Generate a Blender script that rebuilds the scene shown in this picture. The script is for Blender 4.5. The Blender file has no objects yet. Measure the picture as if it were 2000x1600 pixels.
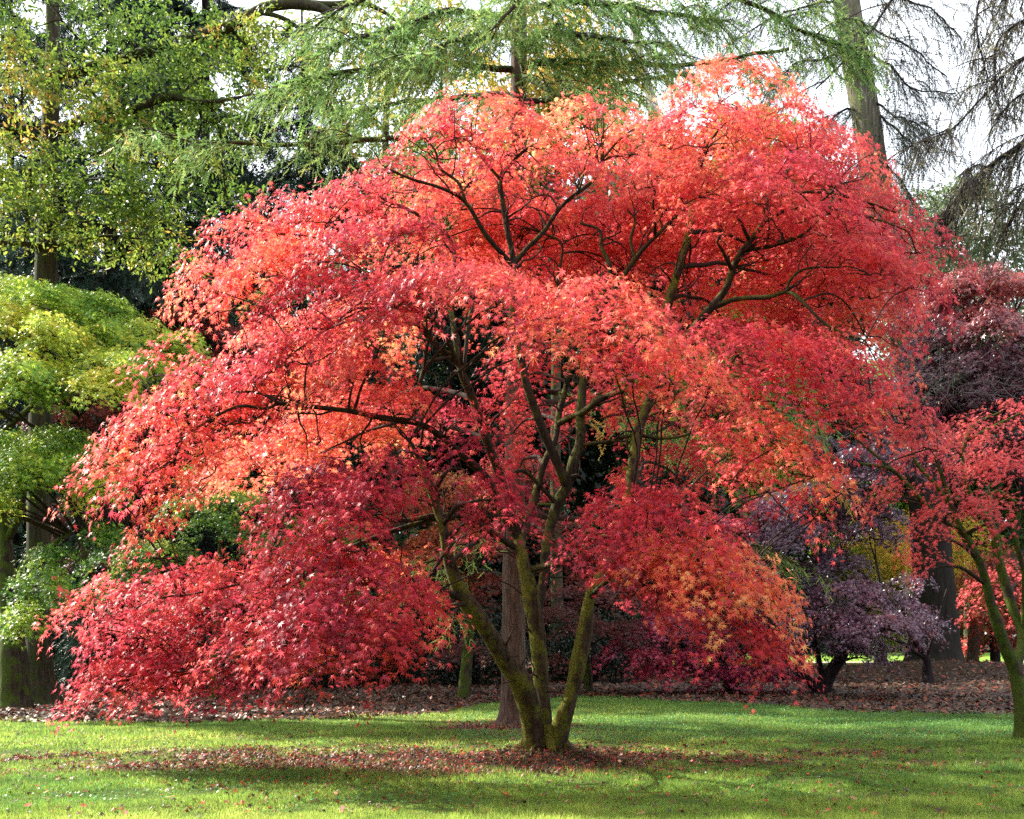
import bpy, math
import numpy as np
from mathutils import Vector

S = bpy.context.scene
COL = S.collection
F, YH, H = 2144.0, 1240.0, 1.5          # focal length (px of a 2000 px wide frame), horizon row, eye height

# ------------------------------------------------------------------ camera, sky, sun, exposure
cam = bpy.data.cameras.new("camera"); co = bpy.data.objects.new("camera", cam); COL.objects.link(co)
co.location = (0, 0, H); co.rotation_euler = (math.radians(90), 0, 0)
cam.sensor_width = 36.0; cam.lens = 36.0 * F / 2000.0
cam.shift_y = (YH - 800.0) / 2000.0
cam.clip_start = 0.05; cam.clip_end = 2000
S.camera = co

SUN_EL, SUN_BACK = 38.0, 28.0            # sun from the left, a little behind the tree
el, bk = math.radians(SUN_EL), math.radians(SUN_BACK)
sdir = Vector((-math.cos(el) * math.cos(bk), math.cos(el) * math.sin(bk), math.sin(el)))
sl = bpy.data.lights.new("sun", 'SUN'); so = bpy.data.objects.new("sun", sl); COL.objects.link(so)
sl.energy = 5.0; sl.angle = math.radians(0.53); sl.color = (1.0, 0.93, 0.80)
so.rotation_euler = sdir.to_track_quat('Z', 'Y').to_euler(); so.location = (-20, 20, 30)

W_ = bpy.data.worlds.new("World"); S.world = W_; W_.use_nodes = True
nt = W_.node_tree; bg = nt.nodes["Background"]
sky = nt.nodes.new("ShaderNodeTexSky"); sky.sky_type = 'NISHITA'; sky.sun_disc = False
sky.sun_elevation = el; sky.sun_rotation = math.atan2(sdir.x, sdir.y)
tc = nt.nodes.new("ShaderNodeTexCoord")
cn = nt.nodes.new("ShaderNodeTexNoise"); cn.inputs["Scale"].default_value = 2.2; cn.inputs["Detail"].default_value = 7
cr_ = nt.nodes.new("ShaderNodeValToRGB")
cr_.color_ramp.elements[0].position = 0.34; cr_.color_ramp.elements[1].position = 0.60
cr_.color_ramp.elements[0].color = (0.45, 0.45, 0.45, 1); cr_.color_ramp.elements[1].color = (0.95, 0.95, 0.95, 1)
mx = nt.nodes.new("ShaderNodeMix"); mx.data_type = 'RGBA'
nt.links.new(tc.outputs["Generated"], cn.inputs["Vector"]); nt.links.new(cn.outputs["Fac"], cr_.inputs["Fac"])
nt.links.new(cr_.outputs["Color"], mx.inputs["Factor"])
nt.links.new(sky.outputs["Color"], mx.inputs["A"]); mx.inputs["B"].default_value = (6.6, 6.9, 7.3, 1)   # thin bright cloud
nt.links.new(mx.outputs["Result"], bg.inputs["Color"]); bg.inputs["Strength"].default_value = 0.12

S.view_settings.view_transform = 'Standard'; S.view_settings.look = 'None'
S.view_settings.gamma = 1.0; S.view_settings.exposure = 1.5
cy = S.cycles
cy.max_bounces = 7; cy.diffuse_bounces = 4; cy.glossy_bounces = 2; cy.transmission_bounces = 5
cy.caustics_reflective = False; cy.caustics_refractive = False
cy.sample_clamp_indirect = 4.0; cy.use_denoising = False

# ------------------------------------------------------------------ small tools
R = np.random.default_rng(7)

def W(px, py, D):
    return np.array([(px - 1000.0) * D / F, D, H + (YH - py) * D / F])

def gD(py):
    return F * H / (py - YH)

def lin(c):
    c = np.asarray(c, float) / 255.0
    return np.where(c <= 0.04045, c / 12.92, ((c + 0.055) / 1.055) ** 2.4)

_nr = np.random.default_rng(99)
_ND = _nr.normal(size=(10, 3)); _ND /= np.linalg.norm(_ND, axis=1)[:, None]
_NF = np.array([0.7, 0.9, 1.1, 1.35, 1.6, 1.9, 2.3, 2.9, 3.6, 4.4]); _NA = 1 / _NF ** 0.8; _NP = _nr.uniform(0, 6.28, 10)
def snoise(p, sc=1.0, seed=0.0):
    p = np.asarray(p, float) * sc
    v = np.zeros(p.shape[:-1])
    for d, fr, a, ph in zip(_ND, _NF, _NA, _NP):
        v += a * np.sin(p @ d * fr * 2.2 + ph + seed * 1.7 + 1.3 * np.sin(p @ np.roll(d, 1) * fr * 1.3 + ph * 2))
    return v / _NA.sum() * 1.8

def unit(v):
    return v / np.maximum(np.linalg.norm(v, axis=-1, keepdims=True), 1e-9)

def mesh_from(name, V, faces, k, cols=None, smooth=False):
    """faces: (n,k) array"""
    me = bpy.data.meshes.new(name)
    n = len(faces)
    me.vertices.add(len(V)); me.vertices.foreach_set("co", np.ascontiguousarray(V, np.float32).ravel())
    me.loops.add(n * k); me.loops.foreach_set("vertex_index", np.ascontiguousarray(faces, np.int32).ravel())
    me.polygons.add(n); me.polygons.foreach_set("loop_start", np.arange(0, n * k, k, dtype=np.int32))
    me.polygons.foreach_set("use_smooth", np.full(n, smooth))
    if cols is not None:
        a = me.color_attributes.new("col", 'FLOAT_COLOR', 'POINT')
        c = np.ones((len(V), 4), np.float32); c[:, :3] = cols
        a.data.foreach_set("color", c.ravel())
    me.update(calc_edges=True); me.validate()
    return me

def link(name, me, mat=None, parent=None):
    o = bpy.data.objects.new(name, me); COL.objects.link(o)
    if mat: me.materials.append(mat)
    if parent is not None:
        o.parent = parent
        o.location = -parent.location      # meshes are built in world coordinates
    return o

def tag(o, label=None, cat=None, group=None, kind=None):
    if label: o["label"] = label
    if cat: o["category"] = cat
    if group: o["group"] = group
    if kind: o["kind"] = kind
    return o

def thing(name, loc, label, cat, group=None):
    o = bpy.data.objects.new(name, None); COL.objects.link(o); o.location = Vector([float(v) for v in loc]); o.empty_display_size = 0.3
    return tag(o, label, cat, group)

# ------------------------------------------------------------------ materials
def mat(name):
    m = bpy.data.materials.new(name); m.use_nodes = True
    return m, m.node_tree, m.node_tree.nodes["Principled BSDF"]

def leaf_mat(name, trans=0.45, rough=0.42, spec=0.5, tsat=0.9):
    m, t, p = mat(name)
    a = t.nodes.new("ShaderNodeAttribute"); a.attribute_name = "col"
    t.links.new(a.outputs["Color"], p.inputs["Base Color"])
    p.inputs["Roughness"].default_value = rough; p.inputs["Specular IOR Level"].default_value = spec
    tr = t.nodes.new("ShaderNodeBsdfTranslucent")
    hs = t.nodes.new("ShaderNodeHueSaturation"); hs.inputs["Value"].default_value = 1.35; hs.inputs["Saturation"].default_value = tsat
    t.links.new(a.outputs["Color"], hs.inputs["Color"]); t.links.new(hs.outputs["Color"], tr.inputs["Color"])
    ms = t.nodes.new("ShaderNodeMixShader"); ms.inputs[0].default_value = trans
    t.links.new(p.outputs[0], ms.inputs[1]); t.links.new(tr.outputs[0], ms.inputs[2])
    t.links.new(ms.outputs[0], t.nodes["Material Output"].inputs["Surface"])
    return m

def ramp(t, stops):
    r = t.nodes.new("ShaderNodeValToRGB"); e = r.color_ramp.elements
    while len(e) < len(stops): e.new(0.5)
    for x, (pos, c) in zip(e, stops):
        x.position = pos; x.color = (*lin(c), 1)
    return r

def bark_mat(name, dark, light, moss=None, moss_amt=0.5, scale=9.0, stretch=0.18, bump=0.6):
    m, t, p = mat(name)
    g = t.nodes.new("ShaderNodeNewGeometry"); mp = t.nodes.new("ShaderNodeMapping")
    mp.inputs["Scale"].default_value = (1, 1, stretch)
    t.links.new(g.outputs["Position"], mp.inputs["Vector"])
    n = t.nodes.new("ShaderNodeTexNoise"); n.inputs["Scale"].default_value = scale * 2; n.inputs["Detail"].default_value = 8; n.inputs["Roughness"].default_value = 0.65
    t.links.new(mp.outputs[0], n.inputs["Vector"])
    r = ramp(t, [(0.33, dark), (0.66, light)]); t.links.new(n.outputs["Fac"], r.inputs["Fac"])
    out = r.outputs["Color"]
    vo = t.nodes.new("ShaderNodeTexVoronoi"); vo.inputs["Scale"].default_value = scale * .9; t.links.new(mp.outputs[0], vo.inputs["Vector"])
    rv = t.nodes.new("ShaderNodeMapRange"); rv.inputs["From Min"].default_value = .05; rv.inputs["From Max"].default_value = .35; rv.inputs["To Min"].default_value = .45
    t.links.new(vo.outputs["Distance"], rv.inputs["Value"])
    mm = t.nodes.new("ShaderNodeMix"); mm.data_type = 'RGBA'; mm.blend_type = 'MULTIPLY'; mm.inputs["Factor"].default_value = 1
    t.links.new(out, mm.inputs["A"]); t.links.new(rv.outputs[0], mm.inputs["B"]); out = mm.outputs["Result"]
    if moss:
        n2 = t.nodes.new("ShaderNodeTexNoise"); n2.inputs["Scale"].default_value = 5.0; n2.inputs["Detail"].default_value = 6
        t.links.new(g.outputs["Position"], n2.inputs["Vector"])
        sx = t.nodes.new("ShaderNodeSeparateXYZ"); t.links.new(g.outputs["Normal"], sx.inputs[0])
        ma = t.nodes.new("ShaderNodeMath"); ma.operation = 'MULTIPLY_ADD'; ma.inputs[1].default_value = 0.12; t.links.new(sx.outputs["Z"], ma.inputs[0]); t.links.new(n2.outputs["Fac"], ma.inputs[2])
        mb = t.nodes.new("ShaderNodeMath"); mb.operation = 'MULTIPLY_ADD'; mb.inputs[1].default_value = -0.15; t.links.new(sx.outputs["X"], mb.inputs[0]); t.links.new(ma.outputs[0], mb.inputs[2])
        th = 0.62 - 0.24 * moss_amt
        rr = t.nodes.new("ShaderNodeMapRange"); rr.inputs["From Min"].default_value = th - 0.06; rr.inputs["From Max"].default_value = th + 0.08
        t.links.new(mb.outputs[0], rr.inputs["Value"])
        n3 = t.nodes.new("ShaderNodeTexNoise"); n3.inputs["Scale"].default_value = 45; t.links.new(g.outputs["Position"], n3.inputs["Vector"])
        r3 = ramp(t, [(0.3, [int(v * 0.6) for v in moss]), (0.7, moss)]); t.links.new(n3.outputs["Fac"], r3.inputs["Fac"])
        x = t.nodes.new("ShaderNodeMix"); x.data_type = 'RGBA'
        t.links.new(rr.outputs[0], x.inputs["Factor"]); t.links.new(out, x.inputs["A"]); t.links.new(r3.outputs["Color"], x.inputs["B"])
        out = x.outputs["Result"]
    t.links.new(out, p.inputs["Base Color"]); p.inputs["Roughness"].default_value = 0.9; p.inputs["Specular IOR Level"].default_value = 0.2
    b = t.nodes.new("ShaderNodeBump"); b.inputs["Strength"].default_value = bump; b.inputs["Distance"].default_value = 0.05
    t.links.new(n.outputs["Fac"], b.inputs["Height"]); t.links.new(b.outputs[0], p.inputs["Normal"])
    return m

M_RED = leaf_mat("red_maple_leaf", 0.50, 0.45, 0.4, tsat=.9)
M_LEAF = leaf_mat("broad_leaf", 0.45, 0.40, 0.5)
M_DARK = leaf_mat("purple_leaf", 0.25, 0.36, 0.8)
M_NEEDLE = leaf_mat("needle", 0.30, 0.5, 0.35)
M_GRASS = leaf_mat("grass_blade", 0.5, 0.4, 0.5)
M_LITTER = leaf_mat("fallen_leaf", 0.15, 0.5, 0.5)
M_BARK = bark_mat("maple_bark", (42, 35, 28), (90, 77, 61), (122, 126, 48), 0.62, 11, .25, .9)
M_LIMB_SHADE = bark_mat("shaded_limb_bark", (30, 24, 21), (64, 54, 45), (84, 88, 36), 0.32)  # maple bark with less moss, darkened: crown shade painted into the limb colour
M_BARK2 = bark_mat("mossy_bark", (36, 31, 25), (78, 68, 55), (84, 100, 34), 0.75)
M_TWIG = bark_mat("twig_bark", (36, 28, 26), (70, 58, 50), None, 0, 14, 0.4, 0.2)
M_OAK = bark_mat("oak_bark", (38, 33, 26), (80, 72, 56), (70, 78, 36), 0.4, 7, 0.12, 0.9)
M_LARCH = bark_mat("larch_bark", (60, 48, 42), (122, 102, 90), None, 0, 12, 0.14, 1.0)
M_FIR = bark_mat("grey_bark", (58, 53, 47), (122, 116, 102), (110, 114, 78), 0.15, 5, 0.10, 0.9)
def shade_low_bark(m, dark, z0, z1):  # darkens bark colour towards the ground: painted shade on the lower trunk
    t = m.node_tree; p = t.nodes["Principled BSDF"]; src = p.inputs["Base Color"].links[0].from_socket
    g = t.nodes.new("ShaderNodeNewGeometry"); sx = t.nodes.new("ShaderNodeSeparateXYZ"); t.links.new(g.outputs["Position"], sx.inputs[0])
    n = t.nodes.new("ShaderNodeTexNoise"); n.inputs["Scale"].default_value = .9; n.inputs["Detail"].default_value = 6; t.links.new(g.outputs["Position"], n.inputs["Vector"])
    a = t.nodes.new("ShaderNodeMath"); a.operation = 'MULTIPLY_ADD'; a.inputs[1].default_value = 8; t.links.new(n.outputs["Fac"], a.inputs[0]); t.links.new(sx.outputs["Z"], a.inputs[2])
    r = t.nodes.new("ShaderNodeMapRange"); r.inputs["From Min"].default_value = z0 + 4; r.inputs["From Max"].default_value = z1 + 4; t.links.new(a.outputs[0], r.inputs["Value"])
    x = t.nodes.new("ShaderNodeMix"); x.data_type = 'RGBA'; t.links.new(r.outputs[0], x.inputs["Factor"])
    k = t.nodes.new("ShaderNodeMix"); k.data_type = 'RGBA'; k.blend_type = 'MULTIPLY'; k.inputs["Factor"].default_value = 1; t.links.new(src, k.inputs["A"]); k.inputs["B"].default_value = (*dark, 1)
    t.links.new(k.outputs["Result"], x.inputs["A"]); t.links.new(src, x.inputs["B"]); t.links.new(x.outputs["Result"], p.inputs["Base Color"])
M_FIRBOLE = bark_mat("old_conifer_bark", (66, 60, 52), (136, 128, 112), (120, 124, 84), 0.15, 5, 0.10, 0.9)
shade_low_bark(M_FIRBOLE, (.10, .085, .085), 9.0, 12.5)  # shade of the lower trunk is put into the bole colour
M_DBARK = bark_mat("dark_bark", (26, 20, 22), (52, 42, 42), None, 0, 9, 0.2, 0.5)
M_BIRCH = bark_mat("birch_bark", (120, 108, 96), (206, 198, 184), None, 0, 4, 1.2, 0.3)
M_LACE = bark_mat("grey_twig", (92, 84, 84), (140, 132, 132), None, 0, 9, 0.5, 0.2)

# ------------------------------------------------------------------ leaf shapes (tip +Y, blade normal +Z)
def star(lobes, notch, curl=0.22):
    """lobes: list of (angle from tip in degrees, length), left to right"""
    pts = [(0, 0.05, 0)]
    ang = [a for a, _ in lobes]
    out = [(0.05, -0.12)]
    for i, (a, l) in enumerate(lobes):
        out.append((l * math.sin(math.radians(a)), l * math.cos(math.radians(a))))
        if i < len(lobes) - 1:
            m = math.radians((a + ang[i + 1]) / 2); out.append((notch * math.sin(m), notch * math.cos(m)))
    V = [(0, 0, 0.06)] + [(x, y, -curl * (x * x + y * y)) for x, y in out]
    n = len(out)
    T = [(0, 1 + i, 1 + (i + 1) % n) for i in range(n)]
    V = np.array(V); V[:, 1] -= 0.15
    return V, np.array([(a, c, b) for a, b, c in T])

STAR7 = star([(-128, .5), (-84, .78), (-42, .95), (0, 1.08), (42, .95), (84, .78), (128, .5)], 0.25)
STAR5 = star([(-100, .72), (-48, .95), (0, 1.05), (48, .95), (100, .72)], 0.29)
OAKL = (np.array([(0, -.9, 0), (.32, -.35, .05), (.22, -.1, .08), (.42, .35, .03), (0, .95, -.1), (-.42, .35, .03), (-.22, -.1, .08), (-.32, -.35, .05)]),
        np.array([(0, 1, 7), (1, 2, 6), (1, 6, 7), (2, 3, 5), (2, 5, 6), (3, 4, 5)]))
DIAM = (np.array([(0, -.9, 0), (.5, 0, .1), (0, .95, -.12), (-.5, 0, .1)]), np.array([(0, 1, 3), (1, 2, 3)]))
def feather(n=7, w=0.17, jag=0.5):
    V = []; T = []
    rr = np.random.default_rng(3)
    for i in range(n):
        y = i / n
        for s in (-1, 1):
            b = len(V); ww = w * (1 - 0.45 * y) * rr.uniform(1 - jag, 1 + jag * .4)
            V += [(0, y - 0.02, 0), (0, y + 0.75 / n, 0.0), (s * ww, y + 0.9 / n, -0.25 * ww * rr.uniform(0, 2))]
            T.append((b, b + 1, b + 2) if s < 0 else (b, b + 2, b + 1))
    return np.array(V), np.array(T)
FEATH = feather(); FEATHN = feather(8, 0.10, 0.5); FEATHB = feather(6, 0.28, 0.6)
BLADE = (np.array([(-.5, 0, 0), (.5, 0, 0), (0.1, 1, .35)]), np.array([(0, 1, 2)]))
BLADE2 = (np.array([(-.5, 0, 0), (.5, 0, 0), (-.35, .6, .12), (.35, .6, .12), (0.05, 1, .5)]), np.array([(0, 1, 3), (0, 3, 2), (2, 3, 4)]))

def leaves_mesh(name, tmpl, pos, nrm, tip, size, cols, wid=None):
    """one mesh of many leaves"""
    V, T = tmpl
    n, k = len(pos), len(V)
    z = unit(nrm); y = tip - (tip * z).sum(1, keepdims=True) * z; y = unit(y); x = np.cross(y, z)
    cz = size
    if wid is None: wid = size * R.uniform(.7, 1.05, n); cz = size * R.uniform(-.6, 2.4, n)
    P = (pos[:, None, :] + x[:, None, :] * (V[None, :, 0, None] * wid[:, None, None])
         + y[:, None, :] * (V[None, :, 1, None] * size[:, None, None]) + z[:, None, :] * (V[None, :, 2, None] * cz[:, None, None]))
    Fc = (T[None] + (np.arange(n) * k)[:, None, None]).reshape(-1, 3)
    return mesh_from(name, P.reshape(-1, 3), Fc, 3, np.repeat(cols, k, axis=0))

def palette(pal, t, bright):
    pal = np.array([lin(c) for c in pal]); x = np.linspace(0, 1, len(pal)); t = np.clip(t, 0, 1)
    c = np.stack([np.interp(t, x, pal[:, i]) for i in range(3)], 1)
    return np.clip(c * bright[:, None], 0.002, 0.95)

# ------------------------------------------------------------------ tubes
def spline(pts, k):
    """Catmull-Rom through rows of pts (any columns), k samples"""
    p = np.asarray(pts, float)
    if len(p) == 2:
        return p[0] + (p[1] - p[0]) * np.linspace(0, 1, k)[:, None]
    q = np.vstack([2 * p[0] - p[1], p, 2 * p[-1] - p[-2]])
    u = np.linspace(0, len(p) - 1 - 1e-6, k); i = u.astype(int); f = (u - i)[:, None]
    a, b, c, d = q[i], q[i + 1], q[i + 2], q[i + 3]
    return 0.5 * (2 * b + (c - a) * f + (2 * a - 5 * b + 4 * c - d) * f ** 2 + (3 * b - a - 3 * c + d) * f ** 3)

class Tubes:
    def __init__(s): s.V = []; s.F = []; s.n = 0
    def add(s, P, Rr, sides=8, rough=0.0):
        """P (N,K,3), Rr (N,K)"""
        P = np.asarray(P, float); Rr = np.asarray(Rr, float)
        if P.ndim == 2: P = P[None]; Rr = Rr[None]
        N, K, _ = P.shape
        t = unit(np.gradient(P, axis=1))
        ref = np.array([0.17, 0.93, 0.31]); a = unit(np.cross(t, ref)); b = np.cross(t, a)
        th = np.linspace(0, 2 * math.pi, sides, endpoint=False)
        V = P[:, :, None, :] + Rr[:, :, None, None] * (a[:, :, None, :] * np.cos(th)[None, None, :, None] + b[:, :, None, :] * np.sin(th)[None, None, :, None])
        if rough:
            d = V - P[:, :, None, :]
            V = P[:, :, None, :] + d * (1 + rough * snoise(V, 2.2 / max(np.mean(Rr) * 6, 0.15)))[..., None]
        idx = (np.arange(N * K * sides).reshape(N, K, sides)) + s.n
        q = np.stack([idx[:, :-1, :], np.roll(idx[:, :-1, :], -1, 2), np.roll(idx[:, 1:, :], -1, 2), idx[:, 1:, :]], -1).reshape(-1, 4)
        s.V.append(V.reshape(-1, 3)); s.F.append(q); s.n += N * K * sides
        return s
    def build(s, name, m, parent=None):
        me = mesh_from(name, np.vstack(s.V), np.vstack(s.F), 4, None, True)
        return link(name, me, m, parent)

def limb_path(pts, k=None, wob=0.0):
    """pts: (px,py,D,r_px) rows -> world points and radii"""
    p = np.array([[*W(a, b, d), r * d / F] for a, b, d, r in pts])
    k = k or max(10, len(pts) * 6)
    q = spline(p, k)
    if wob: q[:, :3] += wob * np.stack([snoise(q[:, :3], 1.6, i * 9.1) for i in range(3)], 1)
    return q[:, :3], np.maximum(q[:, 3], 0.003)

# ------------------------------------------------------------------ foliage
DP, DC, DN, DROP = 2.3, 2.6, 1.9, .62            # how thickly pads and clumps are leaved
class Leaves:
    def __init__(s): s.p = []; s.n = []; s.t = []; s.s = []; s.c = []
    def put(s, p, n, t, sz, c): s.p.append(p); s.n.append(n); s.t.append(t); s.s.append(sz); s.c.append(c)
    def build(s, name, tmpl, m, parent=None):
        me = leaves_mesh(name, tmpl, *[np.concatenate(x) for x in (s.p, s.n, s.t, s.s, s.c)])
        return link(name, me, m, parent)

def spray(L, c, n, e, t0, pal, m=24, length=0.3, size=0.06, jit=0.5, droop=0.15, sag_=.8, br=1.0, spread=0.55, cj=0.13, lj=0.10):
    """leaves around spray centres c with sheet normals n and outward directions e"""
    k = R.poisson(m, len(c)); i = np.repeat(np.arange(len(c)), k); N = len(i)
    if not N: return
    tt = np.cross(n, e)
    sc = R.uniform(.75, 1.25, len(c))[i] * length
    a = R.uniform(-.85, .85, N) * sc; b = R.uniform(-1, 1, N) * spread * np.sqrt(1.02 - (a / sc) ** 2) * sc
    p = c[i] + e[i] * a[:, None] + tt[i] * b[:, None] + n[i] * R.normal(0, .035 * length / .3, N)[:, None]
    p[:, 2] -= 0.4 * sag_ * np.maximum(a, 0) ** 2 / length
    nn = unit(n[i] + jit * R.normal(size=(N, 3)))
    td = e[i] + tt[i] * (b / length)[:, None] * 1.3 + .5 * R.normal(size=(N, 3)); td[:, 2] -= droop
    sz = size * R.uniform(.55, 1.25, N)
    t = t0[i] + R.normal(0, .06) + (R.normal(0, cj, len(c)))[i] + R.normal(0, lj, N) + 0.12 * snoise(p, .8)
    L.put(p, nn, td, sz, palette(pal, t, br * np.clip(R.normal(1, .13, N) * R.uniform(.8, 1.2, len(c))[i], .5, 1.5)))

def pad_sprays(pad, axis, dens):
    """one umbrella of foliage: (px,py,D,rx_px,ry_m,drop_m,slope,t0[,density])"""
    px, py, D, rxp, ry, drop, sl_, t0 = pad[:8]; drop *= DROP; sl_ *= 1.25; dm = pad[8] if len(pad) > 8 else 1.0
    C = W(px, py, D); rx = rxp * D / F
    o = C[:2] - axis; d = np.linalg.norm(o); o = o / d if d > .4 else o * 0
    n = max(5, int(dens * DP * dm * math.pi * rx * ry))
    th = R.uniform(0, 2 * math.pi, n); sd = R.uniform(0, 50)
    r = np.sqrt(R.uniform(0, 1, n)) * (1 + .20 * snoise(np.stack([np.cos(th), np.sin(th), th * 0 + sd], 1), 1.2))
    dx, dy = r * np.cos(th) * rx, r * np.sin(th) * ry
    z = -drop * r ** 2 - sl_ * (dx * o[0] + dy * o[1])
    P = np.stack([C[0] + dx, C[1] + dy, C[2] + z], 1)
    P[:, 2] += .10 * snoise(P * [1, 1, 0], 1.5, sd) - np.abs(R.normal(0, .05, n)) - (R.uniform(size=n) < .10) * R.uniform(0, .3, n)
    gx = -2 * drop * dx / rx ** 2 - sl_ * o[0]; gy = -2 * drop * dy / ry ** 2 - sl_ * o[1]
    nn = unit(np.stack([-gx, -gy, np.ones(n)], 1) + .18 * R.normal(size=(n, 3)))
    e = np.stack([dx / rx + .7 * o[0], dy / ry + .7 * o[1], np.zeros(n)], 1) + .25 * R.normal(size=(n, 3))
    e = unit(e - (e * nn).sum(1, keepdims=True) * nn)
    return C, P, nn, e, np.full(n, t0), r

def pad_twigs(T, C, P, hub, r0, frac=0.6, sub=7):
    P = P[::2]
    """a hub under the pad, ribs to sector points, twigs to sprays"""
    k = max(3, int(len(P) / 9)); k = min(k, 12, len(P))
    sel = P[R.choice(len(P), k, replace=False)]
    mid = hub + (sel - hub) * R.uniform(.45, .7, (k, 1)); mid[:, 2] -= .08
    u = np.linspace(0, 1, 7)[None, :, None]
    def arcs(A, B, sag):
        M = A[:, None, :] * (1 - u) + B[:, None, :] * u
        M[:, :, 2] += (sag * 4 * u * (1 - u))[..., 0]
        w = .05 * np.linalg.norm(B - A, axis=1)[:, None]
        M[:, :, 0] += w * np.sin(u[..., 0] * 7 + R.uniform(0, 6, (len(A), 1))) * (u * (1 - u))[..., 0] * 4
        M[:, :, 2] += w * np.sin(u[..., 0] * 6 + R.uniform(0, 6, (len(A), 1))) * (u * (1 - u))[..., 0] * 4
        return M
    A = np.repeat(hub[None], k, 0)
    T.add(arcs(A, mid, .03), np.repeat(np.linspace(r0, r0 * .5, 7)[None], k, 0), 5)
    m = int(len(P) * frac); q = P[R.choice(len(P), m, replace=False)]
    j = np.argmin(((q[:, None, :] - mid[None]) ** 2).sum(2), 1)
    T.add(arcs(mid[j], q, .04), np.repeat(np.linspace(r0 * .45, .0022, 7)[None], m, 0), 4)

def clump_sprays(cl, dens):
    """ellipsoid of foliage: (px,py,D,rx_px,ry_m,rz_px,t0[,density])"""
    px, py, D, rxp, ry, rzp, t0 = cl[:7]; dm = cl[7] if len(cl) > 7 else 1.0
    C = W(px, py, D); rx, rz = rxp * D / F, rzp * D / F
    area = 4 * math.pi * ((rx * ry) ** 1.6 / 3 + (rx * rz) ** 1.6 / 3 + (ry * rz) ** 1.6 / 3) ** (1 / 1.6)
    n = max(5, int(dens * DC * dm * area * .5))
    d = unit(R.normal(size=(n, 3)))
    r = R.uniform(.25, 1, n) ** .45 * (1 + .22 * snoise(d, 1.6, R.uniform(0, 60)))
    P = C + d * r[:, None] * [rx, ry, rz]
    nn = unit(d * .55 + [0, 0, .75] + .35 * R.normal(size=(n, 3)))
    e = d * [1, 1, .2] + .4 * R.normal(size=(n, 3)); e = unit(e - (e * nn).sum(1, keepdims=True) * nn)
    return C, P, nn, e, np.full(n, t0)

def nearest_limb(limbs, hub):
    best = None
    for P, r in limbs:
        d = np.linalg.norm(P - hub, axis=1) + 1.2 * np.maximum(P[:, 2] - hub[2] + .15, 0)
        i = int(d.argmin())
        if best is None or d[i] < best[0]: best = (d[i], P[i], r[i])
    return best

def connect(T, limbs, hub, r1=.012, sides=6):
    _, p, r = nearest_limb(limbs, hub)
    r0 = min(r * .7, .035); L = np.linalg.norm(hub - p)
    k = 12; u = np.linspace(0, 1, k)[:, None]
    q = p * (1 - u) + hub * u
    q[:, 2] += (.10 * L * np.sin(u * math.pi))[:, 0] * (1 if hub[2] > p[2] else .8)
    q += .05 * min(L, 2) * np.sin(u * math.pi) * np.stack([snoise(q, 1.3, i * 7 + hub[0]) for i in range(3)], 1)
    T.add(q, np.linspace(r0, r1, k), sides)
    return q

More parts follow.
